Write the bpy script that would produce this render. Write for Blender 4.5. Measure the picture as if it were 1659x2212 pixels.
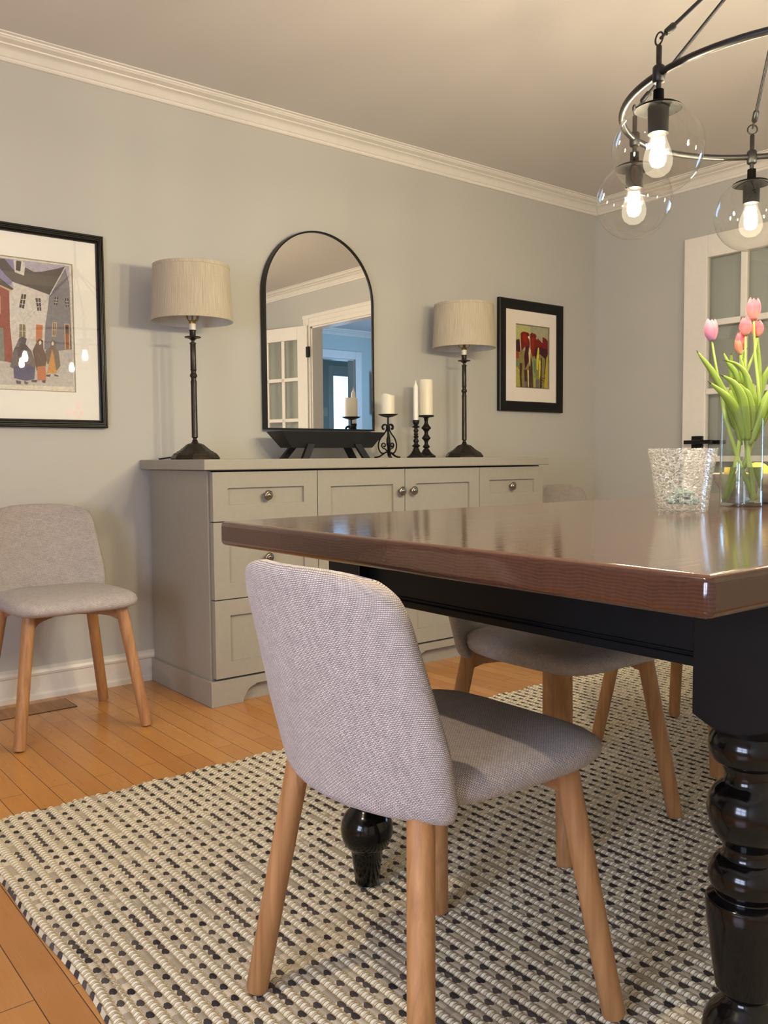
import bpy, bmesh, math, random
from mathutils import Vector, Matrix
from math import sin, cos, pi, radians

for o in list(bpy.data.objects):
    bpy.data.objects.remove(o)
scene = bpy.context.scene
COL = scene.collection
random.seed(7)

# ------------------------------------------------------------------ camera, world, daylight, exposure
def look(yaw, pitch, roll):
    F = Vector((sin(yaw) * cos(pitch), cos(yaw) * cos(pitch), -sin(pitch)))
    R0 = Vector((cos(yaw), -sin(yaw), 0)); U0 = R0.cross(F)
    R = R0 * cos(roll) + U0 * sin(roll); U = -R0 * sin(roll) + U0 * cos(roll)
    return Matrix((R, U, -F)).transposed()
cam_data = bpy.data.cameras.new('camera'); cam = bpy.data.objects.new('camera', cam_data); COL.objects.link(cam)
cam.matrix_world = Matrix.Translation((-1.3977, -3.2961, 0.8834)) @ look(0.6693, 0.0627, -0.0077).to_4x4()
cam_data.sensor_fit = 'VERTICAL'; cam_data.sensor_height = 24.0
cam_data.lens = 1877.76 / 2212 * 24.0
cam_data.clip_start = 0.02
scene.camera = cam

scene.view_settings.view_transform = 'Standard'
scene.view_settings.look = 'None'
scene.view_settings.gamma = 1.0
scene.view_settings.exposure = 0.0
scene.view_settings.use_curve_mapping = False
scene.cycles.sample_clamp_indirect = 6.0
scene.cycles.max_bounces = 12
scene.cycles.transparent_max_bounces = 24

world = bpy.data.worlds.new('evening_sky'); scene.world = world; world.use_nodes = True
bg = world.node_tree.nodes['Background']
bg.inputs[0].default_value = (0.32, 0.55, 1.0, 1); bg.inputs[1].default_value = 0.6

BULB_STRENGTH = 1060.0
BULB_COLOR = (1.0, 0.85, 0.57)
DAY_ROOM = 92.0
DAY_HALL = 52.0
CEIL_SPOT = 64.0

def area_light(name, loc, rot, sx, sy, power, color):
    l = bpy.data.lights.new(name, 'AREA'); l.shape = 'RECTANGLE'; l.size = sx; l.size_y = sy
    l.energy = power; l.color = color
    o = bpy.data.objects.new(name, l); COL.objects.link(o); o.location = loc; o.rotation_euler = rot
    return o
# daylight through dining window and entrance door; unseen light panel added inside the hall
area_light('daylight_dining_window', (-3.10, -3.10, 1.02), (0, -pi / 2, 0), 0.95, 1.3, DAY_ROOM, (0.66, 0.74, 1.0))
area_light('daylight_entrance_door', (5.11, -5.72, 1.2), (pi / 2, 0, 0), 0.4, 1.6, 7.0, (0.34, 0.60, 1.0))
area_light('daylight_hall_panel', (5.55, -3.2, 1.5), (0, pi / 2, 0), 1.3, 1.3, DAY_HALL, (0.34, 0.60, 1.0))

# ------------------------------------------------------------------ materials
def C(r, g, b):
    f = lambda c: (c / 255 / 12.92) if c / 255 <= 0.04045 else ((c / 255 + 0.055) / 1.055) ** 2.4
    return (f(r), f(g), f(b), 1)
class NT:
    def __init__(s, name):
        s.m = bpy.data.materials.new(name); s.m.use_nodes = True
        s.t = s.m.node_tree; s.n = s.t.nodes; s.b = s.n['Principled BSDF']; s.out = s.n['Material Output']
    def add(s, typ, **kw):
        n = s.n.new(typ)
        for k, v in kw.items(): setattr(n, k, v)
        return n
    def link(s, a, b): s.t.links.new(a, b)
    def val(s, node, name, v): node.inputs[name].default_value = v
    def math(s, op, a, b=None, c=None):
        n = s.add('ShaderNodeMath', operation=op)
        for i, v in enumerate((a, b, c)):
            if v is None: continue
            if isinstance(v, (int, float)): n.inputs[i].default_value = v
            else: s.link(v, n.inputs[i])
        return n.outputs[0]
    def coord(s, kind='Object', scale=(1, 1, 1), rot=(0, 0, 0)):
        t = s.add('ShaderNodeTexCoord'); m = s.add('ShaderNodeMapping')
        m.inputs['Scale'].default_value = scale; m.inputs['Rotation'].default_value = rot
        s.link(t.outputs[kind], m.inputs['Vector']); return m.outputs['Vector']
    def noise(s, vec, scale=5, detail=4, rough=0.5, dist=0.0):
        n = s.add('ShaderNodeTexNoise'); n.inputs['Scale'].default_value = scale; n.inputs['Detail'].default_value = detail
        n.inputs['Roughness'].default_value = rough; n.inputs['Distortion'].default_value = dist
        s.link(vec, n.inputs['Vector']); return n.outputs['Fac']
    def ramp(s, fac, stops):
        r = s.add('ShaderNodeValToRGB'); e = r.color_ramp.elements
        while len(e) < len(stops): e.new(0.5)
        for i, (p, c) in enumerate(stops): e[i].position = p; e[i].color = c
        s.link(fac, r.inputs['Fac']); return r.outputs['Color']
    def mix(s, fac, a, b, blend='MIX'):
        n = s.add('ShaderNodeMix', data_type='RGBA', blend_type=blend)
        for i, v in ((0, fac), (6, a), (7, b)):
            if isinstance(v, (int, float)): n.inputs[i].default_value = v
            elif isinstance(v, tuple): n.inputs[i].default_value = v
            else: s.link(v, n.inputs[i])
        return n.outputs[2]
    def bump(s, h, strength=0.3, dist=0.002, chain=None):
        n = s.add('ShaderNodeBump'); n.inputs['Strength'].default_value = strength; n.inputs['Distance'].default_value = dist
        s.link(h, n.inputs['Height'])
        if chain is not None: s.link(chain, n.inputs['Normal'])
        return n.outputs['Normal']
    def color(s, c):
        if isinstance(c, tuple): s.b.inputs['Base Color'].default_value = c
        else: s.link(c, s.b.inputs['Base Color'])
    def normal(s, n): s.link(n, s.b.inputs['Normal'])
    def rough(s, r, metal=0.0, coat=0.0, spec=0.5):
        if isinstance(r, (int, float)): s.b.inputs['Roughness'].default_value = r
        else: s.link(r, s.b.inputs['Roughness'])
        s.b.inputs['Metallic'].default_value = metal; s.b.inputs['Coat Weight'].default_value = coat
        s.b.inputs['Specular IOR Level'].default_value = spec
def plain(name, c, r=0.5, metal=0.0, var=0.06, scale=30, spec=0.5, coat=0.0, bump=0.0):
    n = NT(name); v = n.coord(); f = n.noise(v, scale, 3)
    dk = tuple(x * (1 - var) for x in c[:3]) + (1,); lt = tuple(min(1, x * (1 + var)) for x in c[:3]) + (1,)
    n.color(n.ramp(f, [(0.3, dk), (0.7, lt)])); n.rough(r, metal, coat, spec)
    if bump: n.normal(n.bump(f, bump, 0.001))
    return n.m
def thin_glass(name, tint=(1, 1, 1, 1), ior=1.45, rough=0.0, bump=0.0, film=0.0):
    n = NT(name); n.n.remove(n.b)
    tr = n.add('ShaderNodeBsdfTransparent'); tr.inputs[0].default_value = tint
    gl = n.add('ShaderNodeBsdfGlossy'); gl.inputs['Roughness'].default_value = rough
    lw = n.add('ShaderNodeLayerWeight'); lw.inputs['Blend'].default_value = 0.5; f0 = 2 * ((ior - 1) / (ior + 1)) ** 2
    fr = n.math('MULTIPLY_ADD', n.math('POWER', lw.outputs['Facing'], 4.0), 0.75 - f0, f0)
    if bump:
        h = n.noise(n.coord(), 9, 2); nn = n.bump(h, bump, 0.02)
        n.link(nn, gl.inputs['Normal'])
    mx = n.add('ShaderNodeMixShader'); n.link(fr, mx.inputs[0]); n.link(tr.outputs[0], mx.inputs[1]); n.link(gl.outputs[0], mx.inputs[2])
    n.link(mx.outputs[0], n.out.inputs['Surface']); return n.m
def emit(name, c, s):
    n = NT(name); n.n.remove(n.b); e = n.add('ShaderNodeEmission'); e.inputs[0].default_value = tuple(c) + (1,); e.inputs[1].default_value = s
    n.link(e.outputs[0], n.out.inputs['Surface']); return n.m

def wall_paint(name, c, b=0.08):
    n = NT(name); v = n.coord(); f = n.noise(v, 180, 3); g = n.noise(v, 1.3, 2)
    n.color(n.ramp(g, [(0.3, tuple(x * 0.985 for x in c[:3]) + (1,)), (0.7, c)])); n.rough(0.62, spec=0.3)
    n.normal(n.bump(f, b, 0.001)); return n.m
M = {}
M['wall'] = wall_paint('wall_paint', C(194, 192, 184))
M['ceiling'] = wall_paint('ceiling_paint', C(213, 208, 204))
M['trim'] = plain('white_trim_paint', C(236, 230, 220), 0.35, var=0.02)
M['hall'] = wall_paint('hall_paint', C(200, 212, 205))
M['sideboard'] = plain('sideboard_paint', C(156, 150, 137), 0.42, var=0.025, scale=60, bump=0.05)
M['dark'] = plain('dark_gap', C(20, 16, 14), 0.8)
M['blackmetal'] = plain('black_metal', C(24, 23, 23), 0.42, metal=0.3, var=0.15)
M['socket'] = plain('socket_black', (0.0012, 0.0011, 0.001, 1), 0.6, spec=0.04)
M['blackiron'] = plain('black_iron', C(30, 27, 25), 0.5, metal=0.5, var=0.2, bump=0.15)
M['blackwood'] = plain('black_painted_wood', C(24, 23, 24), 0.45, var=0.2, scale=14)
M['blackgloss'] = plain('black_gloss_paint', C(7, 7, 8), 0.14, var=0.15, coat=0.1, spec=0.4, bump=0.03)
M['blacksatin'] = plain('black_satin_paint', C(11, 11, 13), 0.42, var=0.2, spec=0.28)
M['frame'] = plain('black_frame', C(14, 13, 13), 0.36, var=0.2, spec=0.3)
M['nickel'] = plain('brushed_nickel', C(150, 140, 128), 0.28, metal=1.0, var=0.1)
M['bronze'] = plain('antique_bronze', C(60, 54, 46), 0.36, metal=0.7, var=0.25, scale=40, bump=0.1)
M['ivory'] = plain('ivory_sleeve', C(232, 224, 200), 0.4)
M['wax'] = plain('ivory_wax', C(240, 232, 210), 0.45, var=0.02)
M['waxw'] = plain('white_wax', C(246, 240, 228), 0.4, var=0.02)
for k in ('wax', 'waxw'):
    b_ = M[k].node_tree.nodes['Principled BSDF']; b_.inputs['Subsurface Weight'].default_value = 0.25; b_.inputs['Subsurface Radius'].default_value = (0.012, 0.008, 0.005)
M['mat'] = plain('mat_board', C(252, 249, 240), 0.8, var=0.01)
M['matw'] = plain('mat_board_white', C(236, 226, 214), 0.8, var=0.01)
M['glass'] = thin_glass('clear_glass', (0.99, 0.99, 0.985, 1))
M['pane'] = thin_glass('door_pane_glass', (0.93, 0.95, 0.94, 1), 1.5)
M['picglass'] = thin_glass('picture_glass', (1, 1, 1, 1), 1.48)
M['globe'] = thin_glass('globe_glass', (0.985, 0.985, 0.975, 1), 1.4, bump=0.05)
M['vaseglass'] = thin_glass('vase_glass', (0.955, 0.975, 0.965, 1), 1.42)
M['bulbcore'] = emit('bulb_filament_glow', BULB_COLOR, BULB_STRENGTH)

n = NT('bulb_envelope'); n.n.remove(n.b)   # clear envelope around the filament, faintly glowing
tr = n.add('ShaderNodeBsdfTransparent'); em = n.add('ShaderNodeEmission'); em.inputs[0].default_value = (1, 0.86, 0.6, 1); em.inputs[1].default_value = 5.0
mx = n.add('ShaderNodeMixShader'); mx.inputs[0].default_value = 0.05
n.link(tr.outputs[0], mx.inputs[1]); n.link(em.outputs[0], mx.inputs[2]); n.link(mx.outputs[0], n.out.inputs['Surface']); M['bulbglass'] = n.m

n = NT('mirror_silver'); n.color((0.93, 0.93, 0.92, 1)); n.rough(0.004, 1.0); M['mirror'] = n.m

# oak strip floor, boards along Y
n = NT('oak_strip_floor'); v = n.coord()
sp = n.add('ShaderNodeSeparateXYZ'); n.link(v, sp.inputs[0]); cb = n.add('ShaderNodeCombineXYZ')
n.link(sp.outputs[1], cb.inputs[0]); n.link(sp.outputs[0], cb.inputs[1])
def bricktex(n, vec, w, h, mortar, c1=(0, 0, 0, 1), c2=(1, 1, 1, 1), cm=(0.5, 0.5, 0.5, 1), off=0.37, smooth=0.1, freq=2):
    b = n.add('ShaderNodeTexBrick'); b.offset = off; b.offset_frequency = freq
    n.link(vec, b.inputs['Vector'])
    for k, x in (('Scale', 1), ('Mortar Size', mortar), ('Mortar Smooth', smooth), ('Brick Width', w), ('Row Height', h), ('Color1', c1), ('Color2', c2), ('Mortar', cm), ('Bias', 0.0)):
        b.inputs[k].default_value = x
    return b
bt = bricktex(n, cb.outputs[0], 0.93, 0.0625, 0.0009)
g1 = n.noise(n.coord(scale=(34, 1.6, 1)), 3.0, 6, 0.6, 1.2); g2 = n.noise(n.coord(scale=(9, 0.8, 1)), 2.2, 3)
tone = n.ramp(bt.outputs['Color'], [(0.0, C(178, 120, 60)), (0.45, C(194, 136, 70)), (1.0, C(210, 156, 88))])
tone = n.mix(n.math('MULTIPLY', g1, 0.75), tone, C(158, 98, 44)); tone = n.mix(n.math('MULTIPLY', g2, 0.35), tone, C(214, 156, 86))
tone = n.mix(bt.outputs['Fac'], tone, C(70, 38, 16)); n.color(tone)
n.rough(n.math('MULTIPLY_ADD', g1, 0.15, 0.22), coat=0.15)
n.normal(n.bump(bt.outputs['Fac'], 0.4, -0.0012, n.bump(g1, 0.06, 0.001))); M['floor'] = n.m

def wood(name, dark, light, rough, axis=2, coat=0.0, stretch=26, sc=2.4, bump=0.08):
    n = NT(name); s_ = [stretch] * 3; s_[axis] = 1.1
    v = n.coord(scale=tuple(s_)); f = n.noise(v, sc, 6, 0.62, 0.8); s2 = [s * 4 for s in s_]; s2[axis] = 5
    g = n.noise(n.coord(scale=tuple(s2)), sc, 3)
    c = n.ramp(f, [(0.28, dark), (0.72, light)]); c = n.mix(n.math('MULTIPLY', g, 0.3), c, dark); n.color(c)
    n.rough(rough, coat=coat); n.normal(n.bump(g, bump, 0.001)); return n.m
M['oak'] = wood('oak_leg', C(150, 104, 62), C(196, 148, 98), 0.5)
M['oakx'] = wood('oak_rail', C(138, 94, 56), C(178, 132, 86), 0.5, axis=1)
M['bowlwood'] = wood('grey_washed_wood', C(152, 146, 136), C(202, 195, 184), 0.6, axis=0)

# dark stained glossy plank top
n = NT('stained_plank_top'); v = n.coord(); bt = bricktex(n, v, 3.2, 0.146, 0.0006)
g1 = n.noise(n.coord(scale=(0.9, 24, 24)), 2.6, 6, 0.6, 0.6); g2 = n.noise(n.coord(scale=(1.6, 110, 40)), 2.0, 3)
# growth rings seen on the sawn board ends
sp = n.add('ShaderNodeSeparateXYZ'); n.link(v, sp.inputs[0])
yb = n.math('FRACT', n.math('DIVIDE', sp.outputs[1], 0.146))
rr = n.math('SQRT', n.math('ADD', n.math('POWER', n.math('MULTIPLY', n.math('SUBTRACT', yb, 0.5), 0.146), 2.0), n.math('POWER', n.math('ADD', sp.outputs[2], 0.075), 2.0)))
wob = n.noise(n.coord(scale=(1, 12, 12)), 2.0, 2)
ring = n.math('SINE', n.math('MULTIPLY', n.math('MULTIPLY_ADD', wob, 0.012, rr), 1500))
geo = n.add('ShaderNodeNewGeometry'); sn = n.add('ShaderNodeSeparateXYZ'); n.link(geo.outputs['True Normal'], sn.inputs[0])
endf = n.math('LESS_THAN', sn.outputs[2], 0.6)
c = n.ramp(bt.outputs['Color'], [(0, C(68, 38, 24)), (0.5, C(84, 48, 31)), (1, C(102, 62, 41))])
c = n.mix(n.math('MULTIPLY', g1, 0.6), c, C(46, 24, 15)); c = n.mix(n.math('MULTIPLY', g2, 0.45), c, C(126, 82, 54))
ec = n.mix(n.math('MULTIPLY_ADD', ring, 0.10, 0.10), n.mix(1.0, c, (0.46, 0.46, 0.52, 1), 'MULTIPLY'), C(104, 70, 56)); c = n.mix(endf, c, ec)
n.color(c); n.rough(0.14, coat=0.62, spec=0.45); n.b.inputs['Coat Roughness'].default_value = 0.03
hb_ = n.bump(g1, 0.045, 0.004); hb_ = n.bump(bt.outputs['Fac'], 0.2, -0.001, hb_); n.normal(hb_)
n.link(n.bump(g2, 0.07, 0.003, n.bump(g1, 0.04, 0.004)), n.b.inputs['Coat Normal']); M['tabletop'] = n.m

# woven chair fabric, UV in metres
def fabric(name, light, dark, w=0.0046, h=0.0027):
    n = NT(name); uv = n.coord('UV'); warp = n.noise(uv, 60, 2)
    add = n.add('ShaderNodeVectorMath', operation='MULTIPLY_ADD'); n.link(uv, add.inputs[0]); add.inputs[1].default_value = (1, 1, 1)
    cw = n.add('ShaderNodeCombineXYZ'); n.link(n.math('MULTIPLY', warp, 0.0025), cw.inputs[1]); n.link(cw.outputs[0], add.inputs[2])
    b = bricktex(n, add.outputs[0], w, h, 0.0006, off=0.5, smooth=1.0)
    base = n.ramp(b.outputs['Color'], [(0, tuple(a * 0.80 for a in light[:3]) + (1,)), (1, light)])
    mot = n.noise(uv, 38, 4, 0.6); base = n.mix(n.ramp(mot, [(0.42, (0, 0, 0, 1)), (0.75, (0.16, 0.16, 0.16, 1))]), base, dark)
    c = n.mix(b.outputs['Fac'], base, dark); n.color(c); n.rough(0.9, spec=0.2)
    n.b.inputs['Sheen Weight'].default_value = 0.12
    n.normal(n.bump(b.outputs['Fac'], 0.5, -0.0015)); return n.m
M['fabric'] = fabric('woven_chair_fabric', C(212, 202, 196), C(80, 71, 70))

# braided wool rug: cream cords with flecked rows between
RC = 0.0312
n = NT('braided_rug'); v = n.coord('UV'); wv = n.noise(v, 5.0, 2)
sp = n.add('ShaderNodeSeparateXYZ'); n.link(v, sp.inputs[0])
X = n.math('DIVIDE', sp.outputs[0], RC); fx = n.math('FRACT', X); ix = n.math('FLOOR', X)
cord = n.math('LESS_THAN', n.math('ABSOLUTE', n.math('SUBTRACT', fx, 0.5)), 0.295)   # cord centred in the cell
# cord beads
yy = n.math('DIVIDE', sp.outputs[1], 0.0125); wn0 = n.add('ShaderNodeTexWhiteNoise', noise_dimensions='1D'); n.link(ix, wn0.inputs['W'])
ph = n.math('ADD', n.math('ADD', yy, wn0.outputs[0]), n.math('MULTIPLY', fx, 0.7)); fb = n.math('FRACT', ph)
groove = n.math('LESS_THAN', n.math('ABSOLUTE', n.math('SUBTRACT', fb, 0.5)), 0.055)
bead = n.math('SINE', n.math('MULTIPLY', fb, pi))
# flecks between cords: own cell index shifted by half a period
X2 = n.math('ADD', X, 0.5); ix2 = n.math('FLOOR', X2); f2 = n.math('FRACT', X2)
wn1 = n.add('ShaderNodeTexWhiteNoise', noise_dimensions='1D'); n.link(ix2, wn1.inputs['W'])
Yf = n.math('ADD', n.math('DIVIDE', sp.outputs[1], 0.0190), n.math('MULTIPLY', wn1.outputs[0], 7.0))
fy = n.math('FRACT', Yf); iy = n.math('FLOOR', Yf)
cv = n.add('ShaderNodeCombineXYZ'); n.link(ix2, cv.inputs[0]); n.link(iy, cv.inputs[1])
wn2 = n.add('ShaderNodeTexWhiteNoise', noise_dimensions='2D'); n.link(cv.outputs[0], wn2.inputs['Vector'])
par = n.math('PINGPONG', iy, 1.0)
dk = n.math('GREATER_THAN', n.math('ADD', n.math('MULTIPLY', par, 0.74), wn2.outputs[0]), 0.86)
dia = n.math('ADD', n.math('MULTIPLY', n.math('ABSOLUTE', n.math('SUBTRACT', f2, 0.5)), 2.5), n.math('ABSOLUTE', n.math('SUBTRACT', fy, 0.5)))
indi = n.math('LESS_THAN', n.math('ADD', dia, n.math('MULTIPLY', n.math('SUBTRACT', wv, 0.5), 0.40)), 0.68)
fl = n.math('MULTIPLY', dk, indi)
fib = n.noise(n.coord(), 420, 3)
cream = n.ramp(fib, [(0.3, C(220, 208, 178)), (0.7, C(250, 241, 214))])
grey = n.ramp(n.math('ADD', n.math('MULTIPLY', fib, 0.5), n.math('MULTIPLY', wn2.outputs[0], 0.5)), [(0.3, C(172, 161, 142)), (0.7, C(222, 211, 186))])
darkc = n.ramp(n.math('ADD', n.math('MULTIPLY', fib, 0.6), n.math('MULTIPLY', wn2.outputs[0], 0.4)), [(0.25, C(38, 36, 42)), (0.85, C(104, 96, 92))])
bet = n.mix(fl, grey, darkc); cordc = n.mix(groove, cream, C(112, 102, 88)); c = n.mix(cord, bet, cordc); n.color(c)
n.rough(0.95, spec=0.1)
hh = n.math('MULTIPLY', cord, bead); n.normal(n.bump(hh, 0.9, 0.004, n.bump(fib, 0.35, 0.002))); M['rug'] = n.m

# linen shade
n = NT('linen_shade'); v = n.coord('UV'); f = n.noise(n.coord('UV', scale=(260, 9, 1)), 1.0, 4, 0.6); g = n.noise(n.coord('UV', scale=(20, 300, 1)), 1.0, 3)
n.color(n.mix(n.math('MULTIPLY', g, 0.25), n.ramp(f, [(0.3, C(164, 152, 130)), (0.7, C(200, 189, 166))]), C(214, 203, 182))); n.rough(0.85, spec=0.2)
n.normal(n.bump(f, 0.15, 0.001)); M['linen'] = n.m
M['linein'] = plain('shade_lining', C(206, 204, 198), 0.8)

# crackle glass: clear shell with bright fracture facets
n = NT('crackle_glass'); n.n.remove(n.b)
vo = n.add('ShaderNodeTexVoronoi', feature='DISTANCE_TO_EDGE'); vo.inputs['Scale'].default_value = 88; cc = n.coord(scale=(1, 1, 1.7)); wv_ = n.add('ShaderNodeVectorMath', operation='MULTIPLY_ADD'); nz = n.add('ShaderNodeTexNoise'); nz.inputs['Scale'].default_value = 60; n.link(cc, nz.inputs['Vector']); n.link(nz.outputs['Color'], wv_.inputs[0]); wv_.inputs[1].default_value = (.02, .02, .02); n.link(cc, wv_.inputs[2]); n.link(wv_.outputs[0], vo.inputs['Vector'])
ed = n.ramp(vo.outputs[0], [(0.0, (1, 1, 1, 1)), (0.055, (0, 0, 0, 1))]); nf = n.noise(n.coord(), 160, 3, 0.6)
nn = n.bump(n.math('ADD', n.math('MULTIPLY', vo.outputs[0], 1.5), nf), 1.0, 0.006)
tr = n.add('ShaderNodeBsdfTransparent'); tr.inputs[0].default_value = (0.95, 0.96, 0.95, 1)
gl = n.add('ShaderNodeBsdfGlossy'); gl.inputs['Roughness'].default_value = 0.06; n.link(nn, gl.inputs['Normal'])
lw = n.add('ShaderNodeLayerWeight'); lw.inputs['Blend'].default_value = 0.5; n.link(nn, lw.inputs['Normal'])
fac = n.math('ADD', n.math('MULTIPLY', ed, 0.38), n.math('MULTIPLY_ADD', n.math('POWER', lw.outputs['Facing'], 3.0), 0.5, 0.07))
mx = n.add('ShaderNodeMixShader'); n.link(fac, mx.inputs[0]); n.link(tr.outputs[0], mx.inputs[1]); n.link(gl.outputs[0], mx.inputs[2])
df = n.add('ShaderNodeBsdfTranslucent'); df.inputs[0].default_value = (0.95, 0.95, 0.93, 1); d2 = n.add('ShaderNodeBsdfDiffuse'); d2.inputs[0].default_value = (0.95, 0.95, 0.93, 1)
a2 = n.add('ShaderNodeAddShader'); n.link(df.outputs[0], a2.inputs[0]); n.link(d2.outputs[0], a2.inputs[1])
m2 = n.add('ShaderNodeMixShader'); n.link(n.math('MULTIPLY_ADD', ed, 0.24, 0.004), m2.inputs[0]); n.link(mx.outputs[0], m2.inputs[1]); n.link(a2.outputs[0], m2.inputs[2])
n.link(m2.outputs[0], n.out.inputs['Surface']); M['crackle'] = n.m
n = NT('water'); n.color((0.93, 0.98, 0.95, 1)); n.rough(0.0); n.b.inputs['Transmission Weight'].default_value = 1.0; n.b.inputs['IOR'].default_value = 1.33; M['water'] = n.m
n = NT('sea_glass'); n.color(C(176, 206, 196)); n.rough(0.12); n.b.inputs['Transmission Weight'].default_value = 0.55; M['seaglass'] = n.m

def petal(name, base, tip):
    n = NT(name); v = n.coord(); sp = n.add('ShaderNodeSeparateXYZ'); n.link(n.coord('UV'), sp.inputs[0])
    f = n.noise(n.coord('UV', scale=(40, 2, 1)), 1.0, 3); t = n.math('ADD', sp.outputs[1], n.math('MULTIPLY', n.math('SUBTRACT', f, 0.5), 0.3))
    n.color(n.ramp(t, [(0.0, base), (0.55, tip)])); n.rough(0.5, spec=0.3); n.b.inputs['Subsurface Weight'].default_value = 0.1; return n.m
M['petalp'] = petal('pink_petal', C(236, 170, 150), C(224, 92, 106))
M['petall'] = petal('lilac_pink_petal', C(196, 150, 178), C(232, 122, 140))
M['petals'] = petal('salmon_petal', C(206, 170, 110), C(226, 112, 92))
n = NT('tulip_leaf'); f = n.noise(n.coord('UV', scale=(60, 1.5, 1)), 1.0, 3); n.color(n.ramp(f, [(0.3, C(92, 124, 42)), (0.7, C(164, 186, 80))])); n.rough(0.45); M['leaf'] = n.m
n = NT('tulip_leaf_tip'); n.color(C(84, 70, 44)); n.rough(0.6); M['leaftip'] = n.m
M['stem'] = plain('tulip_stem', C(164, 186, 96), 0.45, var=0.12, scale=20)
M['lemon'] = plain('lemon_peel', C(244, 206, 84), 0.45, var=0.05, scale=60, bump=0.2)
M['doorglow'] = None
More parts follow.
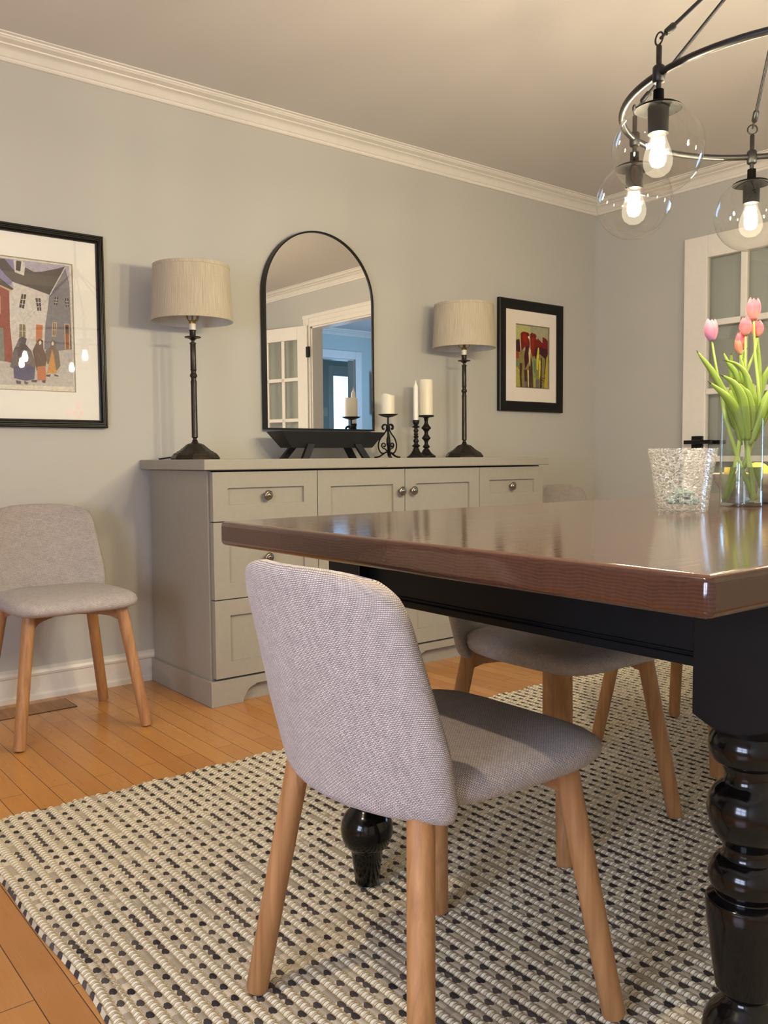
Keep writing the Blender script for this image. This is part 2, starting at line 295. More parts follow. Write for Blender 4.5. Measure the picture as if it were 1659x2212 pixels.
# ------------------------------------------------------------------ geometry helpers
class MB:
    def __init__(s):
        s.bm = bmesh.new(); s.uv = s.bm.loops.layers.uv.new('UVMap'); s.mi = 0
    def face(s, vs, uvs=None):
        try: f = s.bm.faces.new(vs)
        except ValueError: return None
        f.material_index = s.mi
        if uvs:
            for l, u in zip(f.loops, uvs): l[s.uv].uv = u
        return f
    def box(s, x0, x1, y0, y1, z0, z1):
        v = [s.bm.verts.new((x, y, z)) for z in (z0, z1) for y in (y0, y1) for x in (x0, x1)]
        for q in ((0, 2, 3, 1), (4, 5, 7, 6), (0, 1, 5, 4), (2, 6, 7, 3), (0, 4, 6, 2), (1, 3, 7, 5)): s.face([v[i] for i in q])
        return s
    def obox(s, c, ax, ay, az):   # oriented box: centre and three half-axis vectors
        c, ax, ay, az = map(Vector, (c, ax, ay, az))
        v = [s.bm.verts.new(c + i * ax + j * ay + k * az) for k in (-1, 1) for j in (-1, 1) for i in (-1, 1)]
        for q in ((0, 2, 3, 1), (4, 5, 7, 6), (0, 1, 5, 4), (2, 6, 7, 3), (0, 4, 6, 2), (1, 3, 7, 5)): s.face([v[i] for i in q])
        return s
    def lathe(s, prof, seg=32, c=(0, 0, 0), closed=True, axis=None, rot=0.0):
        rings = []; c = Vector(c); Q = axis
        for r, z in prof:
            if r < 1e-6:
                p = Vector((0, 0, z)); rings.append([s.bm.verts.new(c + (Q @ p if Q else p))])
            else:
                row = []
                for i in range(seg):
                    a = 2 * pi * i / seg + rot; p = Vector((r * cos(a), r * sin(a), z)); row.append(s.bm.verts.new(c + (Q @ p if Q else p)))
                rings.append(row)
        for k, (a, b) in enumerate(zip(rings[:-1], rings[1:])):
            z0, z1 = prof[k][1], prof[k + 1][1]; rr = max(prof[k][0], 0.01)
            for i in range(seg):
                j = (i + 1) % seg; u0, u1 = 2 * pi * rr * i / seg, 2 * pi * rr * (i + 1) / seg
                if len(a) == 1 and len(b) == 1: continue
                if len(a) == 1: s.face([a[0], b[j], b[i]])
                elif len(b) == 1: s.face([a[i], a[j], b[0]])
                else: s.face([a[i], a[j], b[j], b[i]], [(u0, z0), (u1, z0), (u1, z1), (u0, z1)])
        if closed:
            if len(rings[0]) > 1: s.face(rings[0][::-1])
            if len(rings[-1]) > 1: s.face(rings[-1])
        return s
    def tube(s, pts, r, seg=10, closed=False, flat=None):
        pts = [Vector(p) for p in pts]; n = len(pts); rings = []
        rad = r if callable(r) else (lambda t: r)
        T = []
        for i in range(n):
            a = pts[(i - 1) % n] if (closed or i > 0) else pts[i]; b = pts[(i + 1) % n] if (closed or i < n - 1) else pts[i]
            T.append((b - a).normalized())
        up = Vector((0, 0, 1)) if abs(T[0].z) < 0.9 else Vector((1, 0, 0))
        N = (up - T[0] * up.dot(T[0])).normalized()
        for i in range(n):
            N = (N - T[i] * N.dot(T[i])).normalized(); B = T[i].cross(N); row = []
            q = rad(i / max(1, n - 1))
            for k in range(seg):
                a = 2 * pi * k / seg
                row.append(s.bm.verts.new(pts[i] + N * cos(a) * q * (flat[0] if flat else 1) + B * sin(a) * q * (flat[1] if flat else 1)))
            rings.append(row)
        m = n if closed else n - 1
        for i in range(m):
            a, b = rings[i], rings[(i + 1) % n]
            for k in range(seg):
                j = (k + 1) % seg; s.face([a[k], a[j], b[j], b[k]])
        if not closed: s.face(rings[0][::-1]); s.face(rings[-1])
        return s
    def prism(s, poly, axis, a0, a1):     # polygon in the two other axes, extruded along axis 'x','y','z'
        def P(p, a):
            return {'x': (a, p[0], p[1]), 'y': (p[0], a, p[1]), 'z': (p[0], p[1], a)}[axis]
        A = [s.bm.verts.new(P(p, a0)) for p in poly]; B = [s.bm.verts.new(P(p, a1)) for p in poly]; n = len(poly)
        s.face(A[::-1]); s.face(B)
        for i in range(n):
            j = (i + 1) % n; s.face([A[i], A[j], B[j], B[i]])
        return s
    def sweep(s, prof, stations):          # profile points placed by station functions, open ends capped
        rows = [[s.bm.verts.new(st(p)) for p in prof] for st in stations]; n = len(prof)
        for a, b in zip(rows[:-1], rows[1:]):
            for i in range(n):
                j = (i + 1) % n; s.face([a[i], a[j], b[j], b[i]])
        s.face(rows[0][::-1]); s.face(rows[-1]); return s
    def grid(s, P, nu, nv, uv=None, flip=False):
        V = [[s.bm.verts.new(P(i / nu, j / nv)) for j in range(nv + 1)] for i in range(nu + 1)]
        for i in range(nu):
            for j in range(nv):
                q = [V[i][j], V[i + 1][j], V[i + 1][j + 1], V[i][j + 1]]
                k = [(i / nu, j / nv), ((i + 1) / nu, j / nv), ((i + 1) / nu, (j + 1) / nv), (i / nu, (j + 1) / nv)]
                u = [uv(*x) for x in k] if uv else k
                if flip: q = q[::-1]; u = u[::-1]
                s.face(q, u)
        return V
    def build(s, name, mats, parent=None, loc=None, rotz=0.0, smooth=40, bevel=0.0, seg=2, sub=0):
        bm = s.bm; bmesh.ops.recalc_face_normals(bm, faces=bm.faces)
        me = bpy.data.meshes.new(name); bm.to_mesh(me); bm.free()
        for m in (mats if isinstance(mats, (list, tuple)) else [mats]): me.materials.append(m)
        if smooth:
            for p in me.polygons: p.use_smooth = True
            me.set_sharp_from_angle(angle=radians(smooth))
        o = bpy.data.objects.new(name, me); COL.objects.link(o)
        if parent: o.parent = parent
        if loc is not None: o.location = loc
        o.rotation_euler = (0, 0, rotz)
        if bevel:
            b = o.modifiers.new('bevel', 'BEVEL'); b.width = bevel; b.segments = seg; b.limit_method = 'ANGLE'; b.angle_limit = radians(35)
        if sub:
            b = o.modifiers.new('subsurf', 'SUBSURF'); b.levels = sub; b.render_levels = sub
        return o
def tag(o, label, cat, group=None):
    o['label'] = label; o['category'] = cat
    if group: o['group'] = group
    return o
def thing(name, label, cat, loc=(0, 0, 0), rotz=0.0, group=None):
    o = bpy.data.objects.new(name, None); COL.objects.link(o); o.location = loc; o.rotation_euler = (0, 0, rotz); o.empty_display_size = 0.05
    return tag(o, label, cat, group)
def struct(o, label=None):
    o['kind'] = 'structure'
    if label: o['label'] = label
    return o
def dup(root, loc, rotz, label, group=None):
    r = root.copy(); COL.objects.link(r); r.location = loc; r.rotation_euler = (0, 0, rotz); r['label'] = label
    if group: r['group'] = group
    for ch in list(root.children):
        c = ch.copy(); COL.objects.link(c); c.parent = r
        for g in list(ch.children):
            d = g.copy(); COL.objects.link(d); d.parent = c
    return r
def arc(cx, cy, r, a0, a1, n):
    return [(cx + r * cos(a0 + (a1 - a0) * i / n), cy + r * sin(a0 + (a1 - a0) * i / n)) for i in range(n + 1)]
def spline(pts, n=8):
    pts = [Vector(p) for p in pts]; out = []
    for i in range(len(pts) - 1):
        p0 = pts[max(i - 1, 0)]; p1 = pts[i]; p2 = pts[i + 1]; p3 = pts[min(i + 2, len(pts) - 1)]
        for k in range(n):
            t = k / n
            out.append(0.5 * ((2 * p1) + (p2 - p0) * t + (2 * p0 - 5 * p1 + 4 * p2 - p3) * t * t + (3 * p1 - p0 - 3 * p2 + p3) * t ** 3))
    out.append(pts[-1]); return out

# ------------------------------------------------------------------ the room
XL, XR, YF, HC = -3.0, 2.81, -4.0, 2.345
OP0, OP1, OPZ = -2.95, -1.53, 1.992          # doorway in the right wall
struct(MB().box(XL - .15, 6.2, -7.2, 0.15, -0.1, 0).build('floor', M['floor'], smooth=0), 'oak strip floor')
struct(MB().box(XL - .15, 6.2, -7.2, 0.15, HC, HC + 0.1).build('ceiling', M['ceiling'], smooth=0), 'pale painted ceiling')
struct(MB().box(XL - .15, 6.2, 0, 0.15, 0, HC).build('wall_back', M['wall'], smooth=0), 'long grey wall behind the sideboard')
m = MB(); m.box(XR, XR + .10, OP1, 0, 0, HC); m.box(XR, XR + .10, YF, OP0, 0, HC); m.box(XR, XR + .10, OP0, OP1, OPZ, HC)
struct(m.build('wall_right', M['wall'], smooth=0), 'grey wall with the doorway to the hall')
struct(MB().box(XL - .15, XR + .10, YF - .15, YF, 0, HC).build('wall_front', M['wall'], smooth=0))
WY0, WY1, WZ0, WZ1 = -3.78, -2.42, 0.50, 1.55
m = MB(); m.box(XL - .15, XL, WY1, 0, 0, HC); m.box(XL - .15, XL, YF, WY0, 0, HC); m.box(XL - .15, XL, WY0, WY1, 0, WZ0); m.box(XL - .15, XL, WY0, WY1, WZ1, HC)
struct(m.build('wall_left', M['wall'], smooth=0))
m = MB()
for y in (WY0 + .03, (WY0 + WY1) / 2, WY1 - .03): m.box(XL - .08, XL - .03, y - .03, y + .03, WZ0, WZ1)
for z in (WZ0 + .03, (WZ0 + WZ1) / 2, WZ1 - .03): m.box(XL - .08, XL - .03, WY0, WY1, z - .03, z + .03)
w = struct(m.build('window_1', M['trim'], smooth=0)); MB().box(XL - .058, XL - .054, WY0 + .01, WY1 - .01, WZ0 + .01, WZ1 - .01).build('window_pane', M['glass'], w, smooth=0)
m = MB(); m.box(XL, XL + .02, WY0 - .1, WY0, WZ0 - .1, WZ1 + .1); m.box(XL, XL + .02, WY1, WY1 + .1, WZ0 - .1, WZ1 + .1); m.box(XL, XL + .02, WY0, WY1, WZ1, WZ1 + .1); m.box(XL, XL + .05, WY0 - .12, WY1 + .12, WZ0 - .04, WZ0)
struct(m.build('trim_1', M['trim'], smooth=0, bevel=.004))

CROWN = [(0, 2.283), (.012, 2.283), (.016, 2.288), (.016, 2.294), (.022, 2.296), (.026, 2.301), (.034, 2.312), (.046, 2.319), (.058, 2.322), (.060, 2.326), (.070, 2.329), (.082, 2.331), (.088, 2.336), (.092, 2.336), (.094, 2.340), (.107, 2.341), (.107, HC), (0, HC)]
def mold(name, prof, corners, close=True):
    # corners: function of depth -> list of (x, y)
    m = MB(); pts0 = corners(0); k = len(pts0)
    m.sweep(prof, [(lambda p, i=i: Vector((*corners(p[0])[i], p[1]))) for i in range(k)])
    return struct(m.build(name, M['trim'], smooth=25))
def crown_path(d): return [(XL + d, YF + d), (XL + d, -d), (XR - d, -d), (XR - d, YF + d), (XL + d, YF + d)]
mold('trim_2', CROWN, crown_path)['label'] = 'white crown moulding round the ceiling'
BASE = [(0, 0), (.022, 0), (.022, .018), (.018, .024), (.014, .026), (.014, .088), (.020, .092), (.022, .100), (.018, .110), (.008, .118), (0, .120)]
mold('baseboard_back', BASE, lambda d: [(XL + d, -d), (XR - d, -d)])
mold('baseboard_left', BASE, lambda d: [(XL + d, YF), (XL + d, -d)])
mold('baseboard_right', BASE, lambda d: [(XR - d, -d), (XR - d, OP1 + .1)])

# doorway casing and jamb
m = MB(); CW = .10
for y0, y1 in ((OP0 - CW, OP0), (OP1, OP1 + CW)):
    m.box(XR - .018, XR, y0, y1, 0, OPZ + CW); m.box(XR - .024, XR - .016, y0 + .012, y0 + .03, 0, OPZ + CW - .02); m.box(XR - .024, XR - .016, y1 - .03, y1 - .012, 0, OPZ + CW - .02)
m.box(XR - .018, XR, OP0, OP1, OPZ, OPZ + CW); m.box(XR - .026, XR - .016, OP0 - CW, OP1 + CW, OPZ + CW - .03, OPZ + CW); m.box(XR - .022, XR - .016, OP0, OP1, OPZ + .03, OPZ + .04)
struct(m.build('trim_3', M['trim'], smooth=0, bevel=.003), 'white door casing of the hall doorway')
m = MB(); m.box(XR - .002, XR + .105, OP0, OP0 + .012, 0, OPZ); m.box(XR - .002, XR + .105, OP1 - .012, OP1, 0, OPZ); m.box(XR - .002, XR + .105, OP0, OP1, OPZ - .012, OPZ)
struct(m.build('trim_4', M['trim'], smooth=0))

# french door leaves: hinge at origin, leaf along +x, room face at y=0 (towards -y), thickness to +y
def french_leaf(idx, loc, rotz, label, Wd=.87, st=.132):
    Ht, T = 2.006, .036; rows = [(.205, .500), (.530, .848), (.878, 1.195), (1.225, 1.543), (1.574, 1.893)]
    pw = (Wd - 2 * st - 2 * .034) / 3; cols = [(st + i * (pw + .034), st + i * (pw + .034) + pw) for i in range(3)]
    m = MB(); m.box(0, st, 0, T, .01, Ht); m.box(Wd - st, Wd, 0, T, .01, Ht); m.box(st, Wd - st, 0, T, .01, rows[0][0]); m.box(st, Wd - st, 0, T, rows[-1][1], Ht)
    for a, b in zip(rows[:-1], rows[1:]): m.box(st, Wd - st, .004, T - .004, a[1], b[0])
    for a, b in zip(cols[:-1], cols[1:]): m.box(a[1], b[0], .004, T - .004, rows[0][0], rows[-1][1])
    d = struct(m.build('door_%d' % idx, M['trim'], loc=loc, rotz=rotz, smooth=0, bevel=.004), label); d['category'] = 'door'
    for r in rows:
        for c in cols: MB().box(c[0] - .003, c[1] + .003, T / 2 - .0015, T / 2 + .0015, r[0] - .003, r[1] + .003).build('door_pane', M['pane'], d, smooth=0)
    h = MB(); hx = Wd - .095
    for s_, y0, y1 in ((-1, -.012, 0), (1, T, T + .012)): h.box(hx - .032, hx + .032, y0, y1, .918, .982)
    for yy in (-.045, T + .045):
        h.box(hx - .012, hx + .012, min(yy, 0 if yy < 0 else T), max(yy, 0 if yy < 0 else T), .938, .962)
        h.box(hx - .105, hx + .052, yy - .008, yy + .008, .940, .960)
    h.build('door_handle', M['blackmetal'], d, smooth=0, bevel=.002)
    for z in (.25, 1.0, 1.78):
        MB().box(-.02, .012, -.003, T * .4, z - .045, z + .045).build('hinge', M['blackmetal'], d, smooth=0)
    return d
# leaf A folded back against the right wall; room face towards -x
french_leaf(1, (XR - .052, OP1 + .01, 0), pi / 2 + radians(0.6), 'white french door leaf folded back against the right wall')
da = bpy.data.objects['door_1']
# leaf B: opened towards the camera side of the wall (seen in the mirror)
french_leaf(2, (XR - .04, OP0 - .012, 0), -pi / 2 - radians(14), 'white french door leaf seen in the arched mirror', .76, .113)

# hall beyond the doorway
HY = -4.9
HX0, HX1, HZ = 3.98, 4.77, 2.02
m = MB(); m.box(XR + .10, HX0, HY - .12, HY, 0, HC); m.box(HX1, 6.2, HY - .12, HY, 0, HC); m.box(HX0, HX1, HY - .12, HY, HZ, HC)
struct(m.build('wall_hall', M['hall'], smooth=0), 'blue lit hall wall with an inner doorway')
struct(MB().box(6.05, 6.2, -7.2, 0, 0, HC).build('wall_hall_side', M['hall'], smooth=0))
struct(MB().box(XR + .10, 6.2, -7.2, -7.1, 0, HC).build('wall_porch', M['hall'], smooth=0))
struct(MB().box(XR + .0, XR + .10, -7.1, YF - .15, 0, HC).build('wall_porch_side', M['hall'], smooth=0))
mold('trim_5', CROWN, lambda d: [(XR + .10, HY + d), (6.05, HY + d)])
m = MB(); m.box(HX0 - .09, HX0, HY, HY + .02, 0, HZ + .09); m.box(HX1, HX1 + .09, HY, HY + .02, 0, HZ + .09); m.box(HX0, HX1, HY, HY + .02, HZ, HZ + .09)
m.box(HX0, HX0 + .012, HY - .12, HY, 0, HZ); m.box(HX1 - .012, HX1, HY - .12, HY, 0, HZ); m.box(HX0, HX1, HY - .12, HY, HZ - .012, HZ)
struct(m.build('trim_6', M['trim'], smooth=0, bevel=.003))
# glazed entrance door at the end of the porch
PX0, PX1, PY = 4.90, 5.36, -5.6
m = MB(); m.box(PX0, PX0 + .075, PY - .04, PY, 0, 2.03); m.box(PX1 - .11, PX1, PY - .04, PY, 0, 2.03); m.box(PX0 + .075, PX1 - .11, PY - .04, PY, 1.90, 2.03); m.box(PX0 + .075, PX1 - .11, PY - .04, PY, 0, .35)
d = struct(m.build('door_3', M['trim'], smooth=0, bevel=.003), 'glazed entrance door seen in the arched mirror')
MB().box(PX0 + .07, PX1 - .10, PY - .022, PY - .018, .34, 1.91).build('door_pane', M['glass'], d, smooth=0)
m = MB(); m.box(XR + .10, PX0, PY - .06, PY - .005, 0, HC); m.box(PX1, 6.05, PY - .06, PY - .005, 0, HC); m.box(PX0, PX1, PY - .06, PY - .005, 2.03, HC)
struct(m.build('wall_entrance', M['hall'], smooth=0))
# glowing backdrop sheet for the dusk garden behind the glazed door
n = NT('dusk_garden_sky'); n.n.remove(n.b); e = n.add('ShaderNodeEmission'); f = n.noise(n.coord(), 9.0, 6, 0.7)
n.link(n.ramp(f, [(0.35, (0.10, 0.26, 0.55, 1)), (0.6, (0.22, 0.50, 0.95, 1))]), e.inputs[0]); e.inputs[1].default_value = 0.95; n.link(e.outputs[0], n.out.inputs['Surface'])
struct(MB().box(PX0 - .1, PX1 + .1, PY - .5, PY - .48, 0, HC).build('sky_backdrop', n.m, smooth=0), 'dusk sky outside the entrance door')
t = thing('hall_picture', 'pale unframed canvas on the blue hall wall, seen only in the mirror', 'picture', (5.285, HY + .02, 1.64))
MB().box(-.28, .28, 0, .035, -.25, .25).build('canvas', plain('pale_canvas', C(226, 230, 226), .7), t, smooth=0)
tag(MB().box(-.035, .035, 0, .008, -.055, .055).build('light_switch', M['trim'], loc=(4.84, PY + .003, 1.45), bevel=.002), 'white light switch plate on the porch wall, seen in the mirror', 'switch')

# floor register of matching oak near the baseboard
m = MB(); m.box(-.86, -.36, -.205, -.07, 0.0005, .003)
t = thing('floor_vent', 'flush oak floor vent by the baseboard, behind the left chair', 'vent', (-.61, -.1375, 0))
MB().box(-.25, .25, -.068, .068, 0.0003, .0012).build('shadow_gap', M['dark'], t, smooth=0)
MB().box(-.246, .246, -.064, .064, 0.0004, .0025).build('vent_cover', M['oakx'], t, smooth=0)
# ------------------------------------------------------------------ sideboard
SX0, SX1, SD, SH = 0.012, 1.745, -.5265, .8812
sb = thing('sideboard', 'long grey-green painted sideboard with drawers and doors against the wall', 'sideboard', (0, 0, 0))
m = MB(); m.box(SX0, SX1, SD + .016, -.024, .085, SH - .04); m.build('cabinet_body', M['sideboard'], sb, smooth=0, bevel=.0015)
MB().box(-.020, SX1 + .022, SD - .03, -.003, SH - .038, SH).build('countertop', M['sideboard'], sb, smooth=0, bevel=.004)
MB().box(SX0 + .016, SX1 - .004, SD + .012, SD + .0165, .092, SH - .041).build('shadow_gap', M['dark'], sb, smooth=0)
# plinth with bracket feet
yb = -.5385; hb = .092
m = MB(); m.box(0, .014, yb + .018, -.024, 0, hb); m.box(SX1 - .002, SX1 + .012, yb + .018, -.024, 0, hb)
def foot(x, d): return [(x, 0), (x, .014)] + [(x + d * (.008 + .042 * (1 - cos(a))), .014 + .042 * sin(a)) for a in [pi / 2 * i / 8 for i in range(9)]][1:]
mid = .905
p = [(0, 0), (.128, 0)] + foot(.128, 1)[1:] + [(.178, .062), (mid - .14, .062)] + [(mid - .14 + (q[0] - .128) * 0, q[1]) for q in []]
lf = foot(mid - .09, -1)[::-1]; rf = foot(mid + .045, 1); ef = foot(SX1 - .116, -1)[::-1]
p = [(0, 0)] + foot(.128, 1) + [(.18, .062), (lf[0][0] - .002, .062)] + lf + rf + [(rf[-1][0] + .002, .062), (ef[0][0] - .002, .062)] + ef + [(SX1 + .012, 0), (SX1 + .012, hb), (0, hb)]
m.prism(p, 'y', yb, yb + .018); m.build('plinth', M['sideboard'], sb, smooth=0, bevel=.0012)
MB().box(.03, SX1 - .02, yb + .03, yb + .042, 0, .085).build('toe_board', M['sideboard'], sb, smooth=0)
def shaker(name, x0, x1, z0, z1, rail, knob):
    y0, y1 = SD - .012, SD + .012; s_ = .060
    m = MB(); m.box(x0, x0 + s_, y0, y1, z0, z1); m.box(x1 - s_, x1, y0, y1, z0, z1); m.box(x0 + s_, x1 - s_, y0, y1, z0, z0 + rail); m.box(x0 + s_, x1 - s_, y0, y1, z1 - rail, z1)
    m.box(x0 + s_ - .002, x1 - s_ + .002, y0 + .011, y1, z0 + rail - .002, z1 - rail + .002)
    o = m.build(name, M['sideboard'], sb, smooth=0)
    kx, kz = knob; Q = Matrix.Rotation(pi / 2, 3, 'X')
    ky = y0 + (.011 if (x0 + s_ < kx < x1 - s_) else 0)
    k = MB().lathe([(.0075, -.001), (.0065, .006), (.006, .012), (.010, .015), (.0165, .018), (.0185, .021), (.0180, .0235), (.0150, .0255), (.0145, .0265), (.0120, .0275), (.0095, .0272), (.0090, .0285), (.0050, .0305), (0, .031)], 28, (kx, ky, kz), axis=Q)
    k.build('knob', M['nickel'], o, smooth=50)
    return o
g = .0018
for z0, z1 in ((.662, .836), (.384, .658), (.100, .380)):
    shaker('drawer', .020, .4595, z0, z1, .057, (.239, (z0 + z1) / 2))
    shaker('drawer', 1.3265, SX1 - .003, z0, z1, .057, (1.531, (z0 + z1) / 2))
shaker('door', .4630, .8930, .100, .836, .062, (.866, .746)); shaker('door', .8965, 1.3230, .100, .836, .062, (.929, .746))

# ------------------------------------------------------------------ table lamps
def make_lamp(label, loc, rotz):
    t = thing('table_lamp', label, 'lamp', loc, rotz, 'table lamps on the sideboard')
    # eight-sided cast base with a beaded skirt
    rr = 1 / cos(pi / 8); pr = [(.086, 0), (.087, .006), (.084, .011), (.076, .022), (.070, .0265), (.066, .028), (.064, .031), (.060, .032), (.052, .038), (.040, .049), (.031, .0575), (.027, .059), (.024, .061), (.016, .0625), (.012, .066), (.010, .070)]
    m = MB(); m.lathe([(r * rr, z) for r, z in pr], 8, rot=pi / 8)
    for k in range(8):
        a = k * pi / 4; nrm = Vector((cos(a), sin(a), 0)); tg = Vector((-sin(a), cos(a), 0)); hw = .068 * math.tan(pi / 8)
        for i in range(9):
            c_ = nrm * .0755 + tg * hw * (i - 4) / 4.3 + Vector((0, 0, .0175))
            m.lathe([(0, -.0055), (.0024, -.004), (.0028, 0), (.0022, .004), (0, .0055)], 6, c_)
    m.build('base', M['bronze'], t, smooth=22)
    pr = [(.006, .066), (.0115, .072), (.0075, .077), (.0075, .081), (.0125, .086), (.0118, .090), (.0112, .28), (.0118, .300), (.0098, .305), (.0098, .313), (.0140, .320), (.0140, .325), (.0098, .332), (.0098, .340), (.0122, .344), (.0112, .348), (.0105, .440), (.0125, .444), (.0125, .447), (.0060, .451), (.0060, .455), (.0110, .460), (.0175, .464), (.0305, .4665), (.0318, .469), (.0300, .4705), (.0130, .4675), (.0118, .470), (.0118, .492), (.0140, .494), (.0140, .496), (.004, .4965)]
    MB().lathe(pr, 24).build('pole', M['bronze'], t, smooth=35)
    MB().lathe([(.0125, .496), (.0125, .520), (.004, .5205)], 20).build('candle_sleeve', M['ivory'], t)
    m = MB(); m.lathe([(.0135, .5195), (.0135, .527), (.016, .530), (.010, .533)], 20)
    for a in range(4):
        q = a * pi / 2 + .4; m.tube([(.013 * cos(q), .013 * sin(q), .527), (.026 * cos(q), .026 * sin(q), .538), (.031 * cos(q), .031 * sin(q), .556), (.026 * cos(q), .026 * sin(q), .575)], .0022, 6)
    m.tube([(.0, 0, .53), (0, 0, .742)], .0035, 8)
    for a in (.3, .3 + 2 * pi / 3, .3 + 4 * pi / 3): m.tube([(0, 0, .735), (.139 * cos(a), .139 * sin(a), .735)], .0018, 6)
    m.build('shade_fitter', plain('lamp_brass', C(150, 128, 70), .35, metal=.8) if 'lamp_brass' not in bpy.data.materials else bpy.data.materials['lamp_brass'], t)
    h0, h1, r0, r1 = .527, .737, .1535, .1435; m = MB()
    m.lathe([(r0, h0), (r0 + .0014, h0 + .001), (r0 + .0014, h0 + .010), (r0, h0 + .0105), (r1 + .0004, h1 - .0125), (r1 + .0016, h1 - .012), (r1 + .0016, h1), (r1 - .001, h1 + .0005)], 72, closed=False); m.mi = 1
    m.lathe([(r1 - .001, h1 + .0005), (r1 - .0025, h1 - .004), (r0 - .0025, h0 + .004), (r0, h0)], 72, closed=False)
    m.build('lamp_shade', [M['linen'], M['linein']], t, smooth=30)
    MB().lathe([(.004, .738), (.010, .741), (.0125, .745), (.008, .750), (.003, .752), (0, .7525)], 16).build('finial', M['bronze'], t)
    MB().tube(spline([(-.04, .055, .010), (-.080, .075, .008), (-.105, .11, .0035), (-.10, .16, .0035)]), .0028, 8).build('cord', M['dark'], t)
    return t
lampA = make_lamp('tall bronze table lamp with linen drum shade at the left end of the sideboard', (.125, -.195, SH), radians(-10))
lampB = dup(lampA, (1.560, -.195, SH), radians(12), 'tall bronze table lamp with linen drum shade at the right end of the sideboard')
for c_ in list(lampB.children):
    if c_.name.startswith('cord'): bpy.data.objects.remove(c_)

# ------------------------------------------------------------------ arched mirror on the wall
def arch(hw, z0, zc, n=40): return [(-hw, z0), (hw, z0)] + arc(0, zc, hw, 0, pi, n)
mr = thing('arched_mirror', 'tall arched wall mirror with thin black frame above the black tray', 'mirror', (.8335, -.004, 0), radians(0.55))
O = arch(.296, 1.008, 1.593); I = arch(.289, 1.015, 1.593); m = MB()
for y in (-.034,):
    A = [m.bm.verts.new((p[0], 0, p[1])) for p in O]; B = [m.bm.verts.new((p[0], y, p[1])) for p in O]; Cc = [m.bm.verts.new((p[0], y, p[1])) for p in I]; D = [m.bm.verts.new((p[0], 0, p[1])) for p in I]
    for i in range(len(O)):
        j = (i + 1) % len(O)
        for a, b in ((A, B), (B, Cc), (Cc, D), (D, A)): m.face([a[i], a[j], b[j], b[i]])
m.build('mirror_frame', M['blackmetal'], mr, smooth=35)
MB().prism(arch(.2895, 1.0145, 1.593), 'y', -.028, -.020).build('mirror_glass', M['mirror'], mr, smooth=0)

# ------------------------------------------------------------------ black tray on slanted legs
tr_ = thing('display_tray', 'black flared trough on four slanted legs in front of the mirror', 'tray', (.772, -.16, SH))
m = MB(); O = [(-.272, .1145), (-.212, .046), (.212, .046), (.272, .1145)]; hw = .062
V = []
for y0, y1 in ((-.062, -.045), (.062, .045)):
    V.append([m.bm.verts.new((x, y0 if k in (0, 3) else y1, z)) for k, (x, z) in enumerate(O)])
a, b = V
m.face(a); m.face(b[::-1]); m.face([a[0], b[0], b[1], a[1]]); m.face([a[1], b[1], b[2], a[2]]); m.face([a[2], b[2], b[3], a[3]])
ti = [m.bm.verts.new((x * .96, y, z)) for (x, y, z) in [(-.272, -.056, .1145), (.272, -.056, .1145), (.272, .056, .1145), (-.272, .056, .1145)]]
bi = [m.bm.verts.new((x, y, .054)) for x, y in ((-.205, -.04), (.205, -.04), (.205, .04), (-.205, .04))]
to = [a[0], a[3], b[3], b[0]]
for i in range(4):
    j = (i + 1) % 4; m.face([to[i], to[j], ti[j], ti[i]]); m.face([ti[i], ti[j], bi[j], bi[i]])
m.face(bi); m.build('trough', M['blackwood'], tr_, smooth=0, bevel=.0012)
for sx in (-1, 1):
    for sy in (-1, 1):
        tx = sx * (.110 if sy < 0 else .135); bx = sx * (.165 if sy < 0 else .185)
        if sy < 0: tx, bx = sx * .122, sx * .160
        y0 = sy * .052; y1 = sy * .066; w_ = .0175; m = MB()
        vv = []
        for z, xx, yy in ((0, bx, y1), (.062, tx, y0)):
            for dx, dy in ((-w_, -.009), (w_, -.009), (w_, .009), (-w_, .009)): vv.append(m.bm.verts.new((xx + dx, yy + dy, z)))
        for q in ((3, 2, 1, 0), (4, 5, 6, 7), (0, 1, 5, 4), (1, 2, 6, 5), (2, 3, 7, 6), (3, 0, 4, 7)): m.face([vv[i] for i in q])
        m.build('leg', M['blackwood'], tr_, smooth=0, bevel=.0008)

